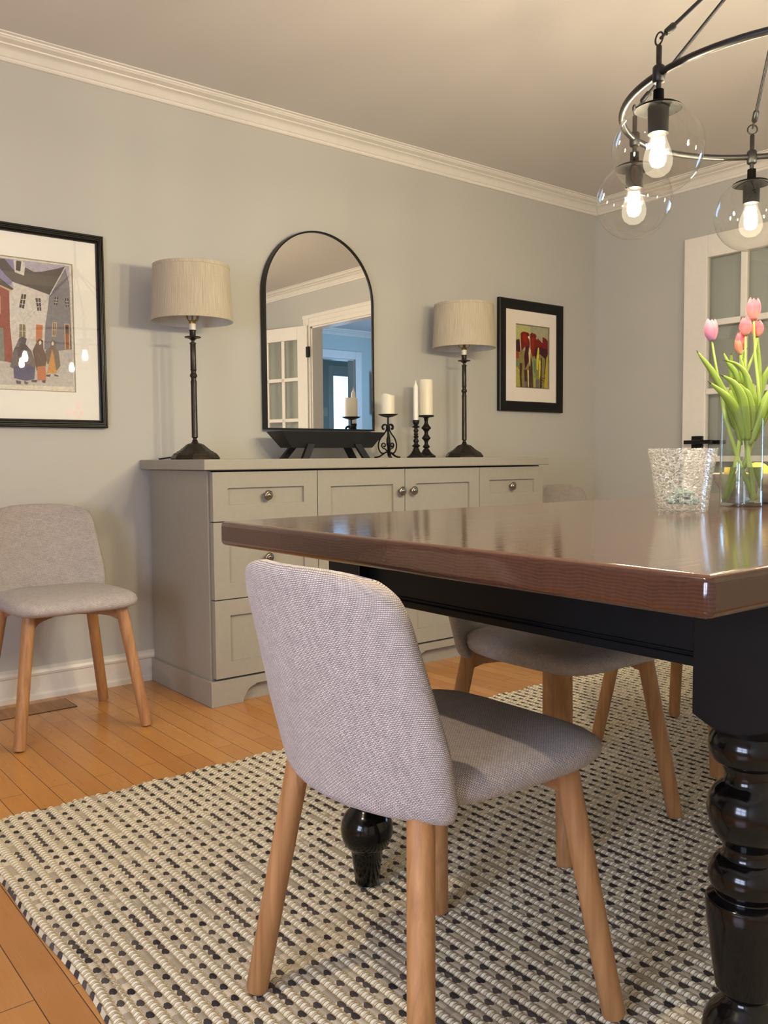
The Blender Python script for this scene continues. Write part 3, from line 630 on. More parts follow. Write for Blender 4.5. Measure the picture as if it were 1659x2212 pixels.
# ------------------------------------------------------------------ candles and holders
def scroll(pts, n=10): return spline(pts, n)
k1 = 3.078e-4
h1 = thing('scroll_candle_holder', 'black wrought-iron scroll candle holder with a shallow pan beside the mirror', 'candle holder', (1.103, -.17, SH), radians(-38))
m = MB(); m.lathe([(0, .1845), (.010, .185), (.025, .189), (.038, .194), (.0455, .198), (.0460, .1992), (.0375, .1962), (.010, .1905), (0, .190)], 36); m.build('pan', M['blackiron'], h1)
m = MB(); m.tube([(0, 0, .012), (0, 0, .186)], .0045, 10); m.lathe([(.0045, .05), (.0085, .062), (.0085, .085), (.0045, .10)], 12); m.lathe([(.0045, .118), (.009, .125), (.009, .146), (.0045, .152)], 12); m.build('stem', M['blackiron'], h1)
for i in range(3):
    a = i * 2 * pi / 3 + radians(38 + 0); u = Vector((cos(a), sin(a), 0))
    f = lambda pts: [u * x + Vector((0, 0, z)) for x, z in pts]
    m = MB(); m.tube(f([(.004, .026), (.012, .0255), (.025, .018), (.040, .008), (.055, .0035), (.066, .003)]), lambda t: .0052 + .001 * t, 8, flat=(.6, 1.5)); m.build('foot', M['blackiron'], h1)
    big = [(.006, .150), (.009, .128), (.020, .110), (.038, .090), (.048, .066), (.047, .042), (.036, .024), (.020, .020)]
    m = MB(); m.tube(f([tuple(q)[:2] for q in [(v.x, v.y) for v in spline([(x, z, 0) for x, z in big], 6)]]), .0046, 8, flat=(.75, 1.2))
    top = [(.007, .128), (.006, .145), (.012, .152), (.022, .151), (.028, .143), (.026, .134), (.019, .132)]
    m.tube(f([(v.x, v.y) for v in spline([(x, z, 0) for x, z in top], 6)]), .0043, 8, flat=(.75, 1.3))
    low = [(.006, .030), (.014, .040), (.026, .046), (.032, .056), (.028, .066), (.018, .066), (.014, .058), (.018, .051), (.023, .055)]
    m.tube(f([(v.x, v.y) for v in spline([(x, z, 0) for x, z in low], 6)]), .0040, 8, flat=(.75, 1.3)); m.build('scroll', M['blackiron'], h1)
# worn pillar candle, slanted top
t = thing('pillar_candle', 'short ivory pillar candle with a worn slanting top on the scroll holder', 'candle', (1.103, -.17, SH + .1912), 0)
m = MB(); R_ = .0312; H_ = .1000; seg = 40; rows = []
zt = lambda a: H_ - .006 * (1 + cos(a - radians(-20))) / 2 * 1.2 - .002 * sin(3 * a)
for r, f in ((0, 0), (R_, 0), (R_, .003), (R_, None), (R_ - .0025, -.0006), (R_ - .006, -.012), (0, -.016)):
    if r == 0: rows.append([m.bm.verts.new((0, 0, 0 if f == 0 else H_ + f))])
    else: rows.append([m.bm.verts.new((r * cos(2 * pi * i / seg), r * sin(2 * pi * i / seg), f if f is not None and f >= 0 else zt(2 * pi * i / seg) + (f or 0))) for i in range(seg)])
for a, b in zip(rows[:-1], rows[1:]):
    for i in range(seg):
        j = (i + 1) % seg
        m.face([a[0], b[j], b[i]] if len(a) == 1 else ([a[i], a[j], b[0]] if len(b) == 1 else [a[i], a[j], b[j], b[i]]))
m.build('wax_body', M['wax'], t, smooth=50)

k2 = 3.10e-4
def turned(name, label, loc, prof): 
    t = thing(name, label, 'candle holder', loc)
    return t
h3p = [(143, 0), (143, 26), (128, 34), (95, 58), (68, 85), (54, 112), (30, 140), (30, 142), (50, 154), (57, 163), (50, 176), (28, 205), (28, 240), (46, 270), (66, 290), (66, 302), (44, 330), (29, 360), (29, 392), (52, 425), (74, 442), (74, 455), (48, 486), (32, 516), (26, 545), (30, 560), (36, 600), (50, 610), (112, 618), (116, 626), (116, 644), (108, 644), (106, 634), (0, 634)]
t = thing('candlestick', 'tall black turned candlestick under the thick white pillar candle', 'candle holder', (1.322, -.185, SH))
MB().lathe([(a * k2, b * k2) for a, b in h3p], 36).build('stick', M['blackiron'], t, smooth=50)
MB().lathe([(0, .1966), (.030, .1968), (.0325, .199), (.0325, .362), (.030, .366), (0, .366)], 36, (1.322, -.185, SH)).build('pillar_candle', M['wax'])
o = bpy.data.objects['pillar_candle.001']; tag(o, 'tall thick white pillar candle on the tall black candlestick', 'candle')
h2p = [(135, 0), (135, 14), (112, 28), (80, 60), (58, 95), (38, 138), (34, 150), (58, 168), (62, 176), (50, 186), (30, 200), (28, 215), (40, 238), (42, 250), (28, 275), (24, 290), (36, 300), (38, 312), (25, 322), (25, 330), (34, 340), (34, 352), (25, 362), (25, 370), (38, 392), (38, 402), (24, 424), (26, 438), (56, 446), (58, 452), (40, 466), (26, 478), (44, 500), (50, 520), (50, 552), (38, 552), (38, 520), (0, 520)]
t = thing('candlestick', 'short black beaded candlestick holding the slim taper', 'candle holder', (1.190, -.265, SH))
MB().lathe([(a * k2, b * k2) for a, b in h2p], 32).build('stick', M['blackiron'], t, smooth=50)
t = thing('taper_candle', 'slim white taper candle in the short beaded candlestick', 'candle', (1.190, -.265, SH + 520 * k2))
MB().lathe([(.0112, 0), (.0112, .012), (.0105, .155), (.0095, .163), (.003, .178), (.0018, .186), (0, .1865)], 20).build('wax_body', M['waxw'], t)
MB().tube([(0, 0, .185), (.0008, 0, .192)], .0009, 6).build('wick', M['waxw'], t)
ART_L=[('cream',[(-0.835,1.6111),(-0.2694,1.6057),(-0.2661,1.1357),(-0.8531,1.1313)]),('snow',[(-0.8356,1.5958),(-0.2777,1.5997),(-0.2738,1.1557),(-0.8525,1.1479)]),('skyl',[(-0.8356,1.5958),(-0.2777,1.5997),(-0.2789,1.5196),(-0.365,1.4762),(-0.8387,1.5128)]),('sky2',[(-0.5089,1.5972),(-0.4724,1.5958),(-0.4704,1.5308),(-0.4823,1.5153)]),('sky2',[(-0.5885,1.59),(-0.5233,1.5674),(-0.481,1.519),(-0.4871,1.5053),(-0.5247,1.5243),(-0.5901,1.544)]),('roof',[(-0.5666,1.5941),(-0.5044,1.5962),(-0.474,1.5609),(-0.4396,1.5458),(-0.4345,1.5753),(-0.4047,1.5629),(-0.3763,1.5672),(-0.3232,1.5842),(-0.2925,1.5963),(-0.3522,1.4867),(-0.4159,1.504),(-0.4799,1.5189),(-0.5019,1.5387),(-0.5234,1.5639),(-0.5668,1.5883)]),('white',[(-0.4742,1.596),(-0.4408,1.5945),(-0.435,1.5894),(-0.4397,1.5449),(-0.4715,1.5537)]),('dark',[(-0.4646,1.5954),(-0.4473,1.5939),(-0.4521,1.5584),(-0.4671,1.5613)]),('white',[(-0.481,1.519),(-0.3522,1.486),(-0.3612,1.4284),(-0.3711,1.3551),(-0.3775,1.2869),(-0.4325,1.2783),(-0.4869,1.2697),(-0.4939,1.3684),(-0.4929,1.4812),(-0.4773,1.4935)]),('greyh',[(-0.2926,1.5944),(-0.2786,1.5294),(-0.2777,1.412),(-0.2771,1.294),(-0.3251,1.2857),(-0.3775,1.2869),(-0.3705,1.3744),(-0.3612,1.4284),(-0.3522,1.4867)]),('white',[(-0.2926,1.5949),(-0.2899,1.5938),(-0.3484,1.4866),(-0.3527,1.4861)]),('dark',[(-0.2926,1.5934),(-0.2907,1.5852),(-0.2782,1.5282),(-0.2801,1.5292)]),('red',[(-0.8387,1.5128),(-0.5256,1.4986),(-0.4923,1.4848),(-0.4939,1.3684),(-0.4879,1.2744),(-0.4944,1.2314),(-0.5119,1.2346),(-0.5343,1.2383),(-0.8487,1.2494)]),('roof',[(-0.8375,1.5456),(-0.5246,1.5289),(-0.4771,1.4943),(-0.4831,1.4889),(-0.5254,1.5037),(-0.8386,1.515)]),('yel',[(-0.5254,1.5037),(-0.4831,1.4889),(-0.4842,1.485),(-0.5256,1.4995)]),('greyg',[(-0.5438,1.3546),(-0.5171,1.3523),(-0.5153,1.2343),(-0.5477,1.2394)]),('yel',[(-0.5356,1.4672),(-0.5227,1.4644),(-0.5239,1.402),(-0.5377,1.403)]),('dark',[(-0.5349,1.4603),(-0.5242,1.4591),(-0.5256,1.4065),(-0.5367,1.4077)]),('yel',[(-0.6185,1.4719),(-0.6013,1.4704),(-0.6034,1.4093),(-0.6207,1.4111)]),('dark',[(-0.617,1.4675),(-0.6032,1.4663),(-0.605,1.4133),(-0.6188,1.4147)]),('dark',[(-0.4503,1.4789),(-0.4342,1.4787),(-0.4435,1.427),(-0.4604,1.4305)]),('white',[(-0.4432,1.4792),(-0.4415,1.4791),(-0.4508,1.4277),(-0.4524,1.428)]),('white',[(-0.4525,1.4616),(-0.4368,1.4614),(-0.4373,1.4592),(-0.453,1.4594)]),('white',[(-0.4558,1.4447),(-0.4397,1.4444),(-0.4402,1.4423),(-0.4563,1.4425)]),('dark2',[(-0.403,1.4697),(-0.3846,1.4707),(-0.3827,1.4258),(-0.3969,1.4244)]),('white',[(-0.3945,1.4701),(-0.3928,1.4703),(-0.3888,1.4252),(-0.3905,1.425)]),('white',[(-0.4006,1.4551),(-0.3836,1.4559),(-0.3834,1.454),(-0.4004,1.4532)]),('white',[(-0.3988,1.4395),(-0.3832,1.4406),(-0.383,1.4387),(-0.3986,1.4376)]),('tan',[(-0.4609,1.3717),(-0.4406,1.3716),(-0.4417,1.3253),(-0.4639,1.3236)]),('white',[(-0.4517,1.3711),(-0.4501,1.3713),(-0.4519,1.3245),(-0.4535,1.3244)]),('white',[(-0.4622,1.3475),(-0.4412,1.3478),(-0.4412,1.3459),(-0.4622,1.3456)]),('orange',[(-0.4032,1.3749),(-0.3791,1.3746),(-0.3836,1.3227),(-0.4043,1.2802),(-0.4053,1.321)]),('dark',[(-0.3327,1.4815),(-0.3206,1.4819),(-0.3254,1.4522),(-0.3374,1.452)]),('white',[(-0.3278,1.4818),(-0.3264,1.4817),(-0.3302,1.452),(-0.3317,1.4521)]),('white',[(-0.3344,1.4717),(-0.3219,1.472),(-0.3222,1.4703),(-0.3347,1.4699)]),('white',[(-0.3362,1.4618),(-0.3236,1.4621),(-0.3239,1.4604),(-0.3365,1.4601)]),('dark',[(-0.2963,1.4806),(-0.2835,1.4805),(-0.2835,1.4492),(-0.2938,1.4481)]),('white',[(-0.2909,1.4811),(-0.2894,1.481),(-0.2879,1.4487),(-0.2894,1.4486)]),('white',[(-0.2951,1.47),(-0.2834,1.4702),(-0.2834,1.4685),(-0.2952,1.4682)]),('white',[(-0.2942,1.4593),(-0.2834,1.4594),(-0.2835,1.4577),(-0.2943,1.4576)]),('yel',[(-0.3447,1.3876),(-0.3288,1.3885),(-0.3333,1.3363),(-0.3478,1.3361)]),('greyd',[(-0.3424,1.3854),(-0.3313,1.3859),(-0.3352,1.3386),(-0.3458,1.3387)]),('yel',[(-0.3375,1.387),(-0.3361,1.3871),(-0.3396,1.3363),(-0.341,1.3362)]),('yel',[(-0.345,1.3621),(-0.331,1.3623),(-0.3313,1.3603),(-0.3453,1.3601)]),('yel',[(-0.3016,1.3868),(-0.2829,1.388),(-0.2833,1.2935),(-0.302,1.2917)]),('rust',[(-0.2987,1.3841),(-0.2854,1.3848),(-0.2867,1.2943),(-0.299,1.2929)]),('dark2',[(-0.2983,1.3807),(-0.286,1.3813),(-0.2864,1.3523),(-0.2987,1.3513)]),('fig',[(-0.4635,1.3212),(-0.4518,1.3274),(-0.4376,1.3214),(-0.4424,1.3014),(-0.4231,1.2789),(-0.4094,1.2318),(-0.4158,1.1784),(-0.4591,1.1739),(-0.486,1.1785),(-0.4868,1.2105),(-0.498,1.217),(-0.4882,1.2673)]),('blue',[(-0.4848,1.2177),(-0.4387,1.23),(-0.4122,1.2171),(-0.4158,1.176),(-0.4453,1.1697),(-0.4861,1.1773)]),('dark2',[(-0.4799,1.1705),(-0.4616,1.1666),(-0.4642,1.1569),(-0.4785,1.1577)]),('dark2',[(-0.4523,1.1694),(-0.4361,1.1642),(-0.441,1.1567),(-0.4507,1.1587)]),('brownf',[(-0.4184,1.2792),(-0.4083,1.3016),(-0.3934,1.3263),(-0.3804,1.3181),(-0.3799,1.2892),(-0.367,1.2586),(-0.3754,1.2192),(-0.4066,1.2078),(-0.4105,1.2317)]),('orange',[(-0.4038,1.2224),(-0.3751,1.229),(-0.3729,1.1757),(-0.4053,1.1731)]),('cream',[(-0.3962,1.3121),(-0.3908,1.3185),(-0.3858,1.3129),(-0.3882,1.3043),(-0.3946,1.3026)]),('dark2',[(-0.4265,1.1731),(-0.4053,1.1753),(-0.4079,1.1655),(-0.4256,1.1659)]),('dark2',[(-0.3897,1.1739),(-0.3744,1.1756),(-0.3783,1.1645),(-0.3878,1.1665)]),('greyf',[(-0.3734,1.2824),(-0.3562,1.2981),(-0.3481,1.3267),(-0.3357,1.321),(-0.3345,1.2985),(-0.3253,1.2808),(-0.3208,1.2297),(-0.3347,1.2118),(-0.3485,1.2354),(-0.3677,1.2343)]),('orange2',[(-0.3492,1.2889),(-0.3438,1.2698),(-0.335,1.202),(-0.3712,1.2001),(-0.3575,1.2543)]),('cream',[(-0.3509,1.3119),(-0.3459,1.3188),(-0.3413,1.3126),(-0.3435,1.3044),(-0.3492,1.304)]),('dark2',[(-0.3737,1.1951),(-0.3569,1.1972),(-0.3596,1.1885),(-0.3727,1.189)]),('dark2',[(-0.3448,1.199),(-0.3291,1.195),(-0.3305,1.19),(-0.3426,1.1918)])]
ART_R=[('bg',[(2.1212,1.5956),(2.3857,1.5972),(2.38,1.264),(2.1187,1.2621)]),('bg2',[(2.1212,1.5956),(2.2372,1.5964),(2.2374,1.5558),(2.1214,1.5141)]),('olive',[(2.1203,1.4602),(2.3832,1.4601),(2.38,1.264),(2.1187,1.2621)]),('plum',[(2.1214,1.515),(2.1491,1.5199),(2.1598,1.5171),(2.1653,1.4525),(2.1414,1.4509),(2.1216,1.4567)]),('red',[(2.1583,1.5521),(2.1782,1.5637),(2.2131,1.5611),(2.2279,1.5551),(2.2267,1.5223),(2.2322,1.5045),(2.227,1.4495),(2.2001,1.4477),(2.1946,1.4836),(2.1653,1.4543),(2.1611,1.5172)]),('red',[(2.2347,1.5538),(2.2482,1.5631),(2.281,1.5557),(2.2865,1.5452),(2.2811,1.5338),(2.2908,1.5272),(2.3003,1.5353),(2.3087,1.5286),(2.3351,1.5122),(2.3377,1.5456),(2.3642,1.5384),(2.3811,1.5249),(2.3822,1.4526),(2.348,1.4392),(2.309,1.455),(2.2787,1.4713),(2.2788,1.4383),(2.2543,1.4331),(2.2391,1.4685)]),('plum',[(2.2786,1.486),(2.3255,1.4875),(2.3758,1.4781),(2.3816,1.4525),(2.3649,1.4217),(2.3369,1.4385),(2.3091,1.4514),(2.2817,1.4183),(2.2706,1.4414)]),('plum',[(2.1999,1.4839),(2.2215,1.4891),(2.2245,1.4056),(2.195,1.3602),(2.1867,1.4286)]),('bright',[(2.1703,1.545),(2.1997,1.5564),(2.2105,1.5355),(2.2079,1.5027),(2.1811,1.5115)]),('bright',[(2.2429,1.5308),(2.2647,1.5398),(2.2675,1.5108),(2.2542,1.4513),(2.2459,1.469)]),('rust',[(2.1216,1.4549),(2.144,1.4511),(2.1468,1.417),(2.1217,1.4136)]),('cream',[(2.2145,1.5395),(2.2266,1.5422),(2.2335,1.5228),(2.2213,1.5291)]),('brown',[(2.1509,1.392),(2.1735,1.3916),(2.1657,1.3186),(2.1713,1.2626),(2.1579,1.2624),(2.1524,1.3179)]),('brown',[(2.187,1.3561),(2.2112,1.3611),(2.2143,1.2627),(2.1981,1.2623),(2.1899,1.3017)]),('brown',[(2.2246,1.3764),(2.2382,1.3809),(2.2441,1.2625),(2.2278,1.2625)]),('brown',[(2.2379,1.4356),(2.2544,1.3965),(2.2578,1.2628),(2.2469,1.2626),(2.2397,1.3407)]),('green',[(2.2516,1.4237),(2.2789,1.42),(2.2823,1.2878),(2.266,1.2631),(2.2574,1.3417)]),('teal',[(2.2625,1.4153),(2.279,1.409),(2.2793,1.3428),(2.2684,1.3423)]),('yellow',[(2.2871,1.426),(2.2979,1.4818),(2.3061,1.4861),(2.309,1.4642),(2.3011,1.3993),(2.2985,1.3586),(2.2875,1.3654)]),('yellow',[(2.3065,1.4181),(2.3231,1.4099),(2.318,1.3264),(2.3071,1.3074)]),('dark',[(2.323,1.4283),(2.3313,1.4325),(2.3267,1.2632),(2.3178,1.2631),(2.3206,1.3635)]),('yellow2',[(2.3677,1.4312),(2.3822,1.4526),(2.38,1.264),(2.3519,1.2631),(2.3611,1.3658)]),('dark',[(2.3607,1.4307),(2.3663,1.4218),(2.3584,1.3378),(2.3528,1.3394)]),('pale',[(2.2216,1.4491),(2.2269,1.4804),(2.2405,1.4686),(2.2354,1.3953),(2.23,1.3786)]),('pale',[(2.2139,1.3576),(2.2247,1.3545),(2.2251,1.2628),(2.2197,1.2626)]),('pale',[(2.1404,1.3571),(2.147,1.3574),(2.1472,1.2996),(2.1419,1.2957)]),('pale',[(2.1504,1.5236),(2.1557,1.524),(2.1639,1.4543),(2.1586,1.4521)]),('greyv',[(2.2795,1.3061),(2.307,1.3111),(2.3073,1.2634),(2.2825,1.2627)]),('greyv',[(2.1926,1.2927),(2.2088,1.2935),(2.2089,1.2628),(2.1954,1.2626)]),('teal',[(2.1204,1.4081),(2.1336,1.4018),(2.1337,1.3747),(2.1205,1.3739)]),('lime',[(2.1205,1.3703),(2.139,1.3678),(2.1524,1.3179),(2.1553,1.2626),(2.1192,1.2621)]),('lime',[(2.2657,1.3146),(2.2794,1.3189),(2.2797,1.2633),(2.266,1.2627)]),('dark',[(2.3292,1.3205),(2.3543,1.3172),(2.3538,1.3143),(2.3287,1.3174)]),('dark',[(2.3515,1.3282),(2.3548,1.3283),(2.356,1.3135),(2.3521,1.3133)]),('dark',[(2.3265,1.3102),(2.3376,1.3089),(2.3354,1.2995),(2.3321,1.2997),(2.3332,1.3059),(2.327,1.3069)]),('dark',[(2.339,1.3053),(2.353,1.3041),(2.3516,1.3003),(2.3391,1.3016)]),('dark',[(2.3238,1.2953),(2.3377,1.2922),(2.3349,1.2884),(2.3238,1.2906)]),('dark',[(2.3211,1.284),(2.335,1.2791),(2.3333,1.2761),(2.3205,1.2807)]),('dark',[(2.3239,1.2712),(2.3322,1.2771),(2.335,1.2745),(2.3273,1.2676)])]
# ------------------------------------------------------------------ framed pictures
def clip(poly, x0, x1, z0, z1):
    def cut(P, inside, inter):
        out = []
        for i in range(len(P)):
            a, b = P[i - 1], P[i]
            if inside(b):
                if not inside(a): out.append(inter(a, b))
                out.append(b)
            elif inside(a): out.append(inter(a, b))
        return out
    def ix(v): return lambda a, b: (v, a[1] + (b[1] - a[1]) * (v - a[0]) / (b[0] - a[0]))
    def iz(v): return lambda a, b: (a[0] + (b[0] - a[0]) * (v - a[1]) / (b[1] - a[1]), v)
    for f, g_ in ((lambda p: p[0] >= x0, ix(x0)), (lambda p: p[0] <= x1, ix(x1)), (lambda p: p[1] >= z0, iz(z0)), (lambda p: p[1] <= z1, iz(z1))):
        poly = cut(poly, f, g_)
        if len(poly) < 3: return []
    return poly
PAL = dict(cream=(236, 228, 208), snow=(206, 200, 192), skyl=(188, 182, 200), sky2=(142, 138, 184), roof=(82, 74, 74), white=(226, 220, 212), dark=(60, 50, 48), dark2=(92, 76, 84), greyh=(136, 132, 140), red=(158, 78, 68), yel=(222, 190, 130), greyg=(136, 138, 128), tan=(158, 144, 112), orange=(206, 128, 84), greyd=(130, 122, 112), rust=(160, 92, 66), fig=(118, 108, 108), blue=(88, 86, 124), brownf=(112, 84, 74), greyf=(128, 112, 98), orange2=(214, 156, 84),  # roof and figure tones lightened to carry the haze of the picture glass
           bg=(166, 160, 130), bg2=(184, 184, 120), olive=(138, 126, 72), plum=(70, 30, 40), bright=(150, 40, 24), brown=(78, 52, 40), green=(134, 152, 98), teal=(88, 130, 104), yellow=(214, 196, 64), yellow2=(186, 164, 50), pale=(222, 200, 150), greyv=(112, 98, 108), lime=(168, 164, 78))
PAL_R = dict(PAL, red=(120, 34, 26), rust=(150, 66, 34), dark=(46, 28, 26), cream=(244, 226, 186))
PM = {}
def paint(key, pal, tag_):
    kk = tag_ + key
    if kk not in PM:
        n = NT('paint_' + kk); c = C(*pal[key]); f = n.noise(n.coord(scale=(40, 40, 12) if tag_ == 'r_' else (30, 30, 30)), 4, 4, .6)
        n.color(n.ramp(f, [(.3, tuple(x * .82 for x in c[:3]) + (1,)), (.7, tuple(min(1, x * 1.12) for x in c[:3]) + (1,))])); n.rough(.7, spec=.25); PM[kk] = n.m
    return PM[kk]
def picture(label, x0, x1, z0, z1, fw, fd, prof, matm, art, rect, pal, key, glass_y, mat_in):
    t = thing('framed_picture', label, 'picture', (0, 0, 0))
    def corners(d): return [(x0 + d, z0 + d), (x1 - d, z0 + d), (x1 - d, z1 - d), (x0 + d, z1 - d), (x0 + d, z0 + d)]
    m = MB(); m.sweep(prof, [(lambda p, i=i: Vector((corners(p[0])[i][0], -p[1], corners(p[0])[i][1]))) for i in range(5)]); m.build('frame', M['frame'], t, smooth=25)
    m = MB(); a0, a1, b0, b1 = mat_in     # mat board with bevelled window
    o = [(x0 + fw - .006, z0 + fw - .006), (x1 - fw + .006, z0 + fw - .006), (x1 - fw + .006, z1 - fw + .006), (x0 + fw - .006, z1 - fw + .006)]
    iw = [(a0, b0), (a1, b0), (a1, b1), (a0, b1)]; ii = [(a0 + .003, b0 + .003), (a1 - .003, b0 + .003), (a1 - .003, b1 - .003), (a0 + .003, b1 - .003)]
    A = [m.bm.verts.new((p[0], -.016, p[1])) for p in o]; B = [m.bm.verts.new((p[0], -.016, p[1])) for p in iw]; D = [m.bm.verts.new((p[0], -.0125, p[1])) for p in ii]; E_ = [m.bm.verts.new((p[0], -.011, p[1])) for p in o]
    for i in range(4):
        j = (i + 1) % 4; m.face([A[i], A[j], B[j], B[i]]); m.mi = 1; m.face([B[i], B[j], D[j], D[i]]); m.mi = 0; m.face([A[i], E_[i], E_[j], A[j]])
    m.build('mat_board', [matm, plain('mat_bevel_' + key, C(176, 170, 148), .8)], t, smooth=0)
    m = MB(); mats = []; y = -.0112
    for kname, poly in art:
        q = clip(poly, *rect)
        if len(q) < 3: continue
        mm = paint(kname, pal, key)
        if mm not in mats: mats.append(mm)
        m.mi = mats.index(mm); vs = [m.bm.verts.new((p[0], y, p[1])) for p in q]
        f = m.face(vs); y -= .00002
    bm_ = m.bm
    for f in bm_.faces:
        f.normal_update()
        if f.normal.y > 0: f.normal_flip()
    bmesh.ops.triangulate(bm_, faces=[f for f in bm_.faces if len(f.verts) > 4])
    me = bpy.data.meshes.new('print'); bm_.to_mesh(me); bm_.free()
    for q in mats: me.materials.append(q)
    po = bpy.data.objects.new('print', me); COL.objects.link(po); po.parent = t
    if glass_y: MB().box(x0 + fw - .004, x1 - fw + .004, glass_y, glass_y + .0015, z0 + fw - .004, z1 - fw + .004).build('picture_glass', M['picglass'], t, smooth=0)
    return t
PL = [(0, .004), (0, .024), (.004, .028), (.007, .028), (.009, .025), (.013, .025), (.016, .028), (.019, .028), (.022, .023), (.026, .020), (.030, .018), (.030, .004)]
picture('large black framed print of village houses and cloaked figures above the left chair', -.905, -.151, 1.003, 1.723, .029, .03, PL, M['mat'], ART_L, (-.787, -.2672, 1.1365, 1.6065), PAL, 'l_', -.020, (-.789, -.2665, 1.1345, 1.6075))
PR = [(0, .004), (0, .022), (.006, .026), (.020, .027), (.052, .020), (.055, .016), (.055, .004)]
picture('small black framed painting of dark red tulips to the right of the lamp', 1.984, 2.4995, 1.129, 1.729, .055, .03, PR, M['matw'], ART_R, (2.1175, 2.391, 1.258, 1.602), PAL_R, 'r_', None, (2.117, 2.3915, 1.2575, 1.6025))

# ------------------------------------------------------------------ rug
RX0, RX1, RY0, RY1 = -.93, 2.10, -3.55, -1.088
i0 = math.floor(RX0 / RC); i1 = math.ceil(RX1 / RC)
m = MB(); ny = 60
xs = []
for i in range(i0, i1):
    for k in range(8):
        f = k / 8; d = abs(f - .5)
        z = .0125 * math.sqrt(max(0, 1 - (d / .31) ** 2)) if d < .29 else .0068 + .0035 * sin(pi * min(1, max(0, (d - .29) / .42)) + .6)
        xs.append(((i + f) * RC, max(.006, min(.0125, z))))
xs.append((i1 * RC, .007)); nx = len(xs) - 1
def rugP(u, v):
    i = round(u * nx); x, z = xs[i]; y = RY0 + (RY1 - RY0) * v
    wob = .006 * sin(y * 5.1 + x * 2) + .004 * sin(y * 13 + 1)
    ex = (1 if i < 12 else 0) * wob
    y2 = y + (.006 * sin(x * 37) if v > .995 else 0) - (.02 * max(0, 1 - (x - RX0) / .1) ** 2 if v > .995 else 0)
    return Vector((x + ex, y2, z if 0 < i < nx else .001))
V = m.grid(rugP, nx, ny, lambda u, v: (xs[round(u * nx)][0], RY0 + (RY1 - RY0) * v))
for i in range(nx):       # woven ends
    for col, sgn in ((0, 1), (ny, -1)):
        a, b = V[i][col], V[i + 1][col]
        c_ = m.bm.verts.new((b.co.x, b.co.y - sgn * .004, .0005)); d_ = m.bm.verts.new((a.co.x, a.co.y - sgn * .004, .0005)); m.face([a, b, c_, d_] if sgn > 0 else [b, a, d_, c_])
tag(m.build('rug', M['rug'], smooth=60), 'cream and charcoal braided wool rug under the dining table', 'rug')

# ------------------------------------------------------------------ dining table
TX0, TX1, TY0, TY1, TZ = -.621, 1.707, -2.831, -1.810, .765
tb = thing('dining_table', 'dark stained plank dining table with glossy black turned legs', 'table', ((TX0 + TX1) / 2, (TY0 + TY1) / 2, .0128))
ox, oy = (TX0 + TX1) / 2, (TY0 + TY1) / 2; hx, hy = (TX1 - TX0) / 2, (TY1 - TY0) / 2
MB().box(-hx, hx, -hy, hy, TZ - .0455 - .0128, TZ - .0128).build('tabletop', M['tabletop'], tb, smooth=30, bevel=.009, seg=4)
lx, ly, b = hx - .267, hy - .102, .0515
zt = TZ - .0458 - .0128
prof = [(.022, 0), (.0245, .004), (.0315, .060), (.0325, .070), (.034, .074), (.040, .078), (.0475, .087), (.0525, .103), (.0535, .117), (.0510, .132), (.044, .146), (.038, .152), (.036, .154), (.032, .158), (.027, .163), (.0255, .168), (.029, .172), (.0345, .175), (.0375, .178), (.0440, .222), (.0500, .270), (.0515, .292), (.0505, .297), (.0420, .302), (.0385, .304), (.0420, .309), (.0470, .317), (.0490, .328), (.0470, .340), (.0400, .350), (.0330, .354), (.0310, .360), (.0310, .366), (.0330, .371), (.0400, .380), (.0470, .392), (.0510, .408), (.0518, .418), (.0490, .432), (.0425, .443), (.0350, .449), (.0310, .455), (.0305, .464), (.0340, .472), (.0340, .474), (.0450, .480), (.0505, .492), (.0515, .501), (.0490, .512), (.0430, .520), (.0415, .524), (.0435, .530), (.0440, .545)]
for sx in (-1, 1):
    for sy in (-1, 1):
        c_ = (sx * lx, sy * ly); m = MB(); m.lathe(prof, 48, (c_[0], c_[1], 0)); m.mi = 1
        N_ = 64; TOP = []; MID = []; LOW = []
        for i in range(N_):
            a = 2 * pi * (i + .0) / N_ + pi / 4; sq = b / max(abs(cos(a)), abs(sin(a))); dx, dy = cos(a), sin(a)
            TOP.append(m.bm.verts.new((c_[0] + dx * sq, c_[1] + dy * sq, zt))); MID.append(m.bm.verts.new((c_[0] + dx * sq, c_[1] + dy * sq, .514 + (sq - .037) * .72)))
            LOW.append(m.bm.verts.new((c_[0] + dx * .037, c_[1] + dy * .037, .512)))
        for r0, r1 in ((LOW, MID), (MID, TOP)):
            for i in range(N_): m.face([r0[i], r0[(i + 1) % N_], r1[(i + 1) % N_], r1[i]])
        m.face(LOW[::-1]); m.face(TOP)
        m.build('leg', [M['blackgloss'], M['blacksatin']], tb, smooth=32, bevel=.0015)
def apron(x0, x1, y0, y1, bx, by):
    m = MB(); m.box(x0, x1, y0, y1, .603, zt); m.box(x0 - bx, x1 + bx, y0 - by, y1 + by, .595, .608); m.box(x0 - bx * .6, x1 + bx * .6, y0 - by * .6, y1 + by * .6, .610, .614)
    m.build('apron', M['blacksatin'], tb, smooth=0, bevel=.002)
for s_ in (-1, 1):
    apron(*sorted((s_ * (lx + .028), s_ * (lx + .006))), -ly + b, ly - b, .006, 0)
    apron(-lx + b, lx - b, *sorted((s_ * (ly + .028), s_ * (ly + .006))), 0, .006)

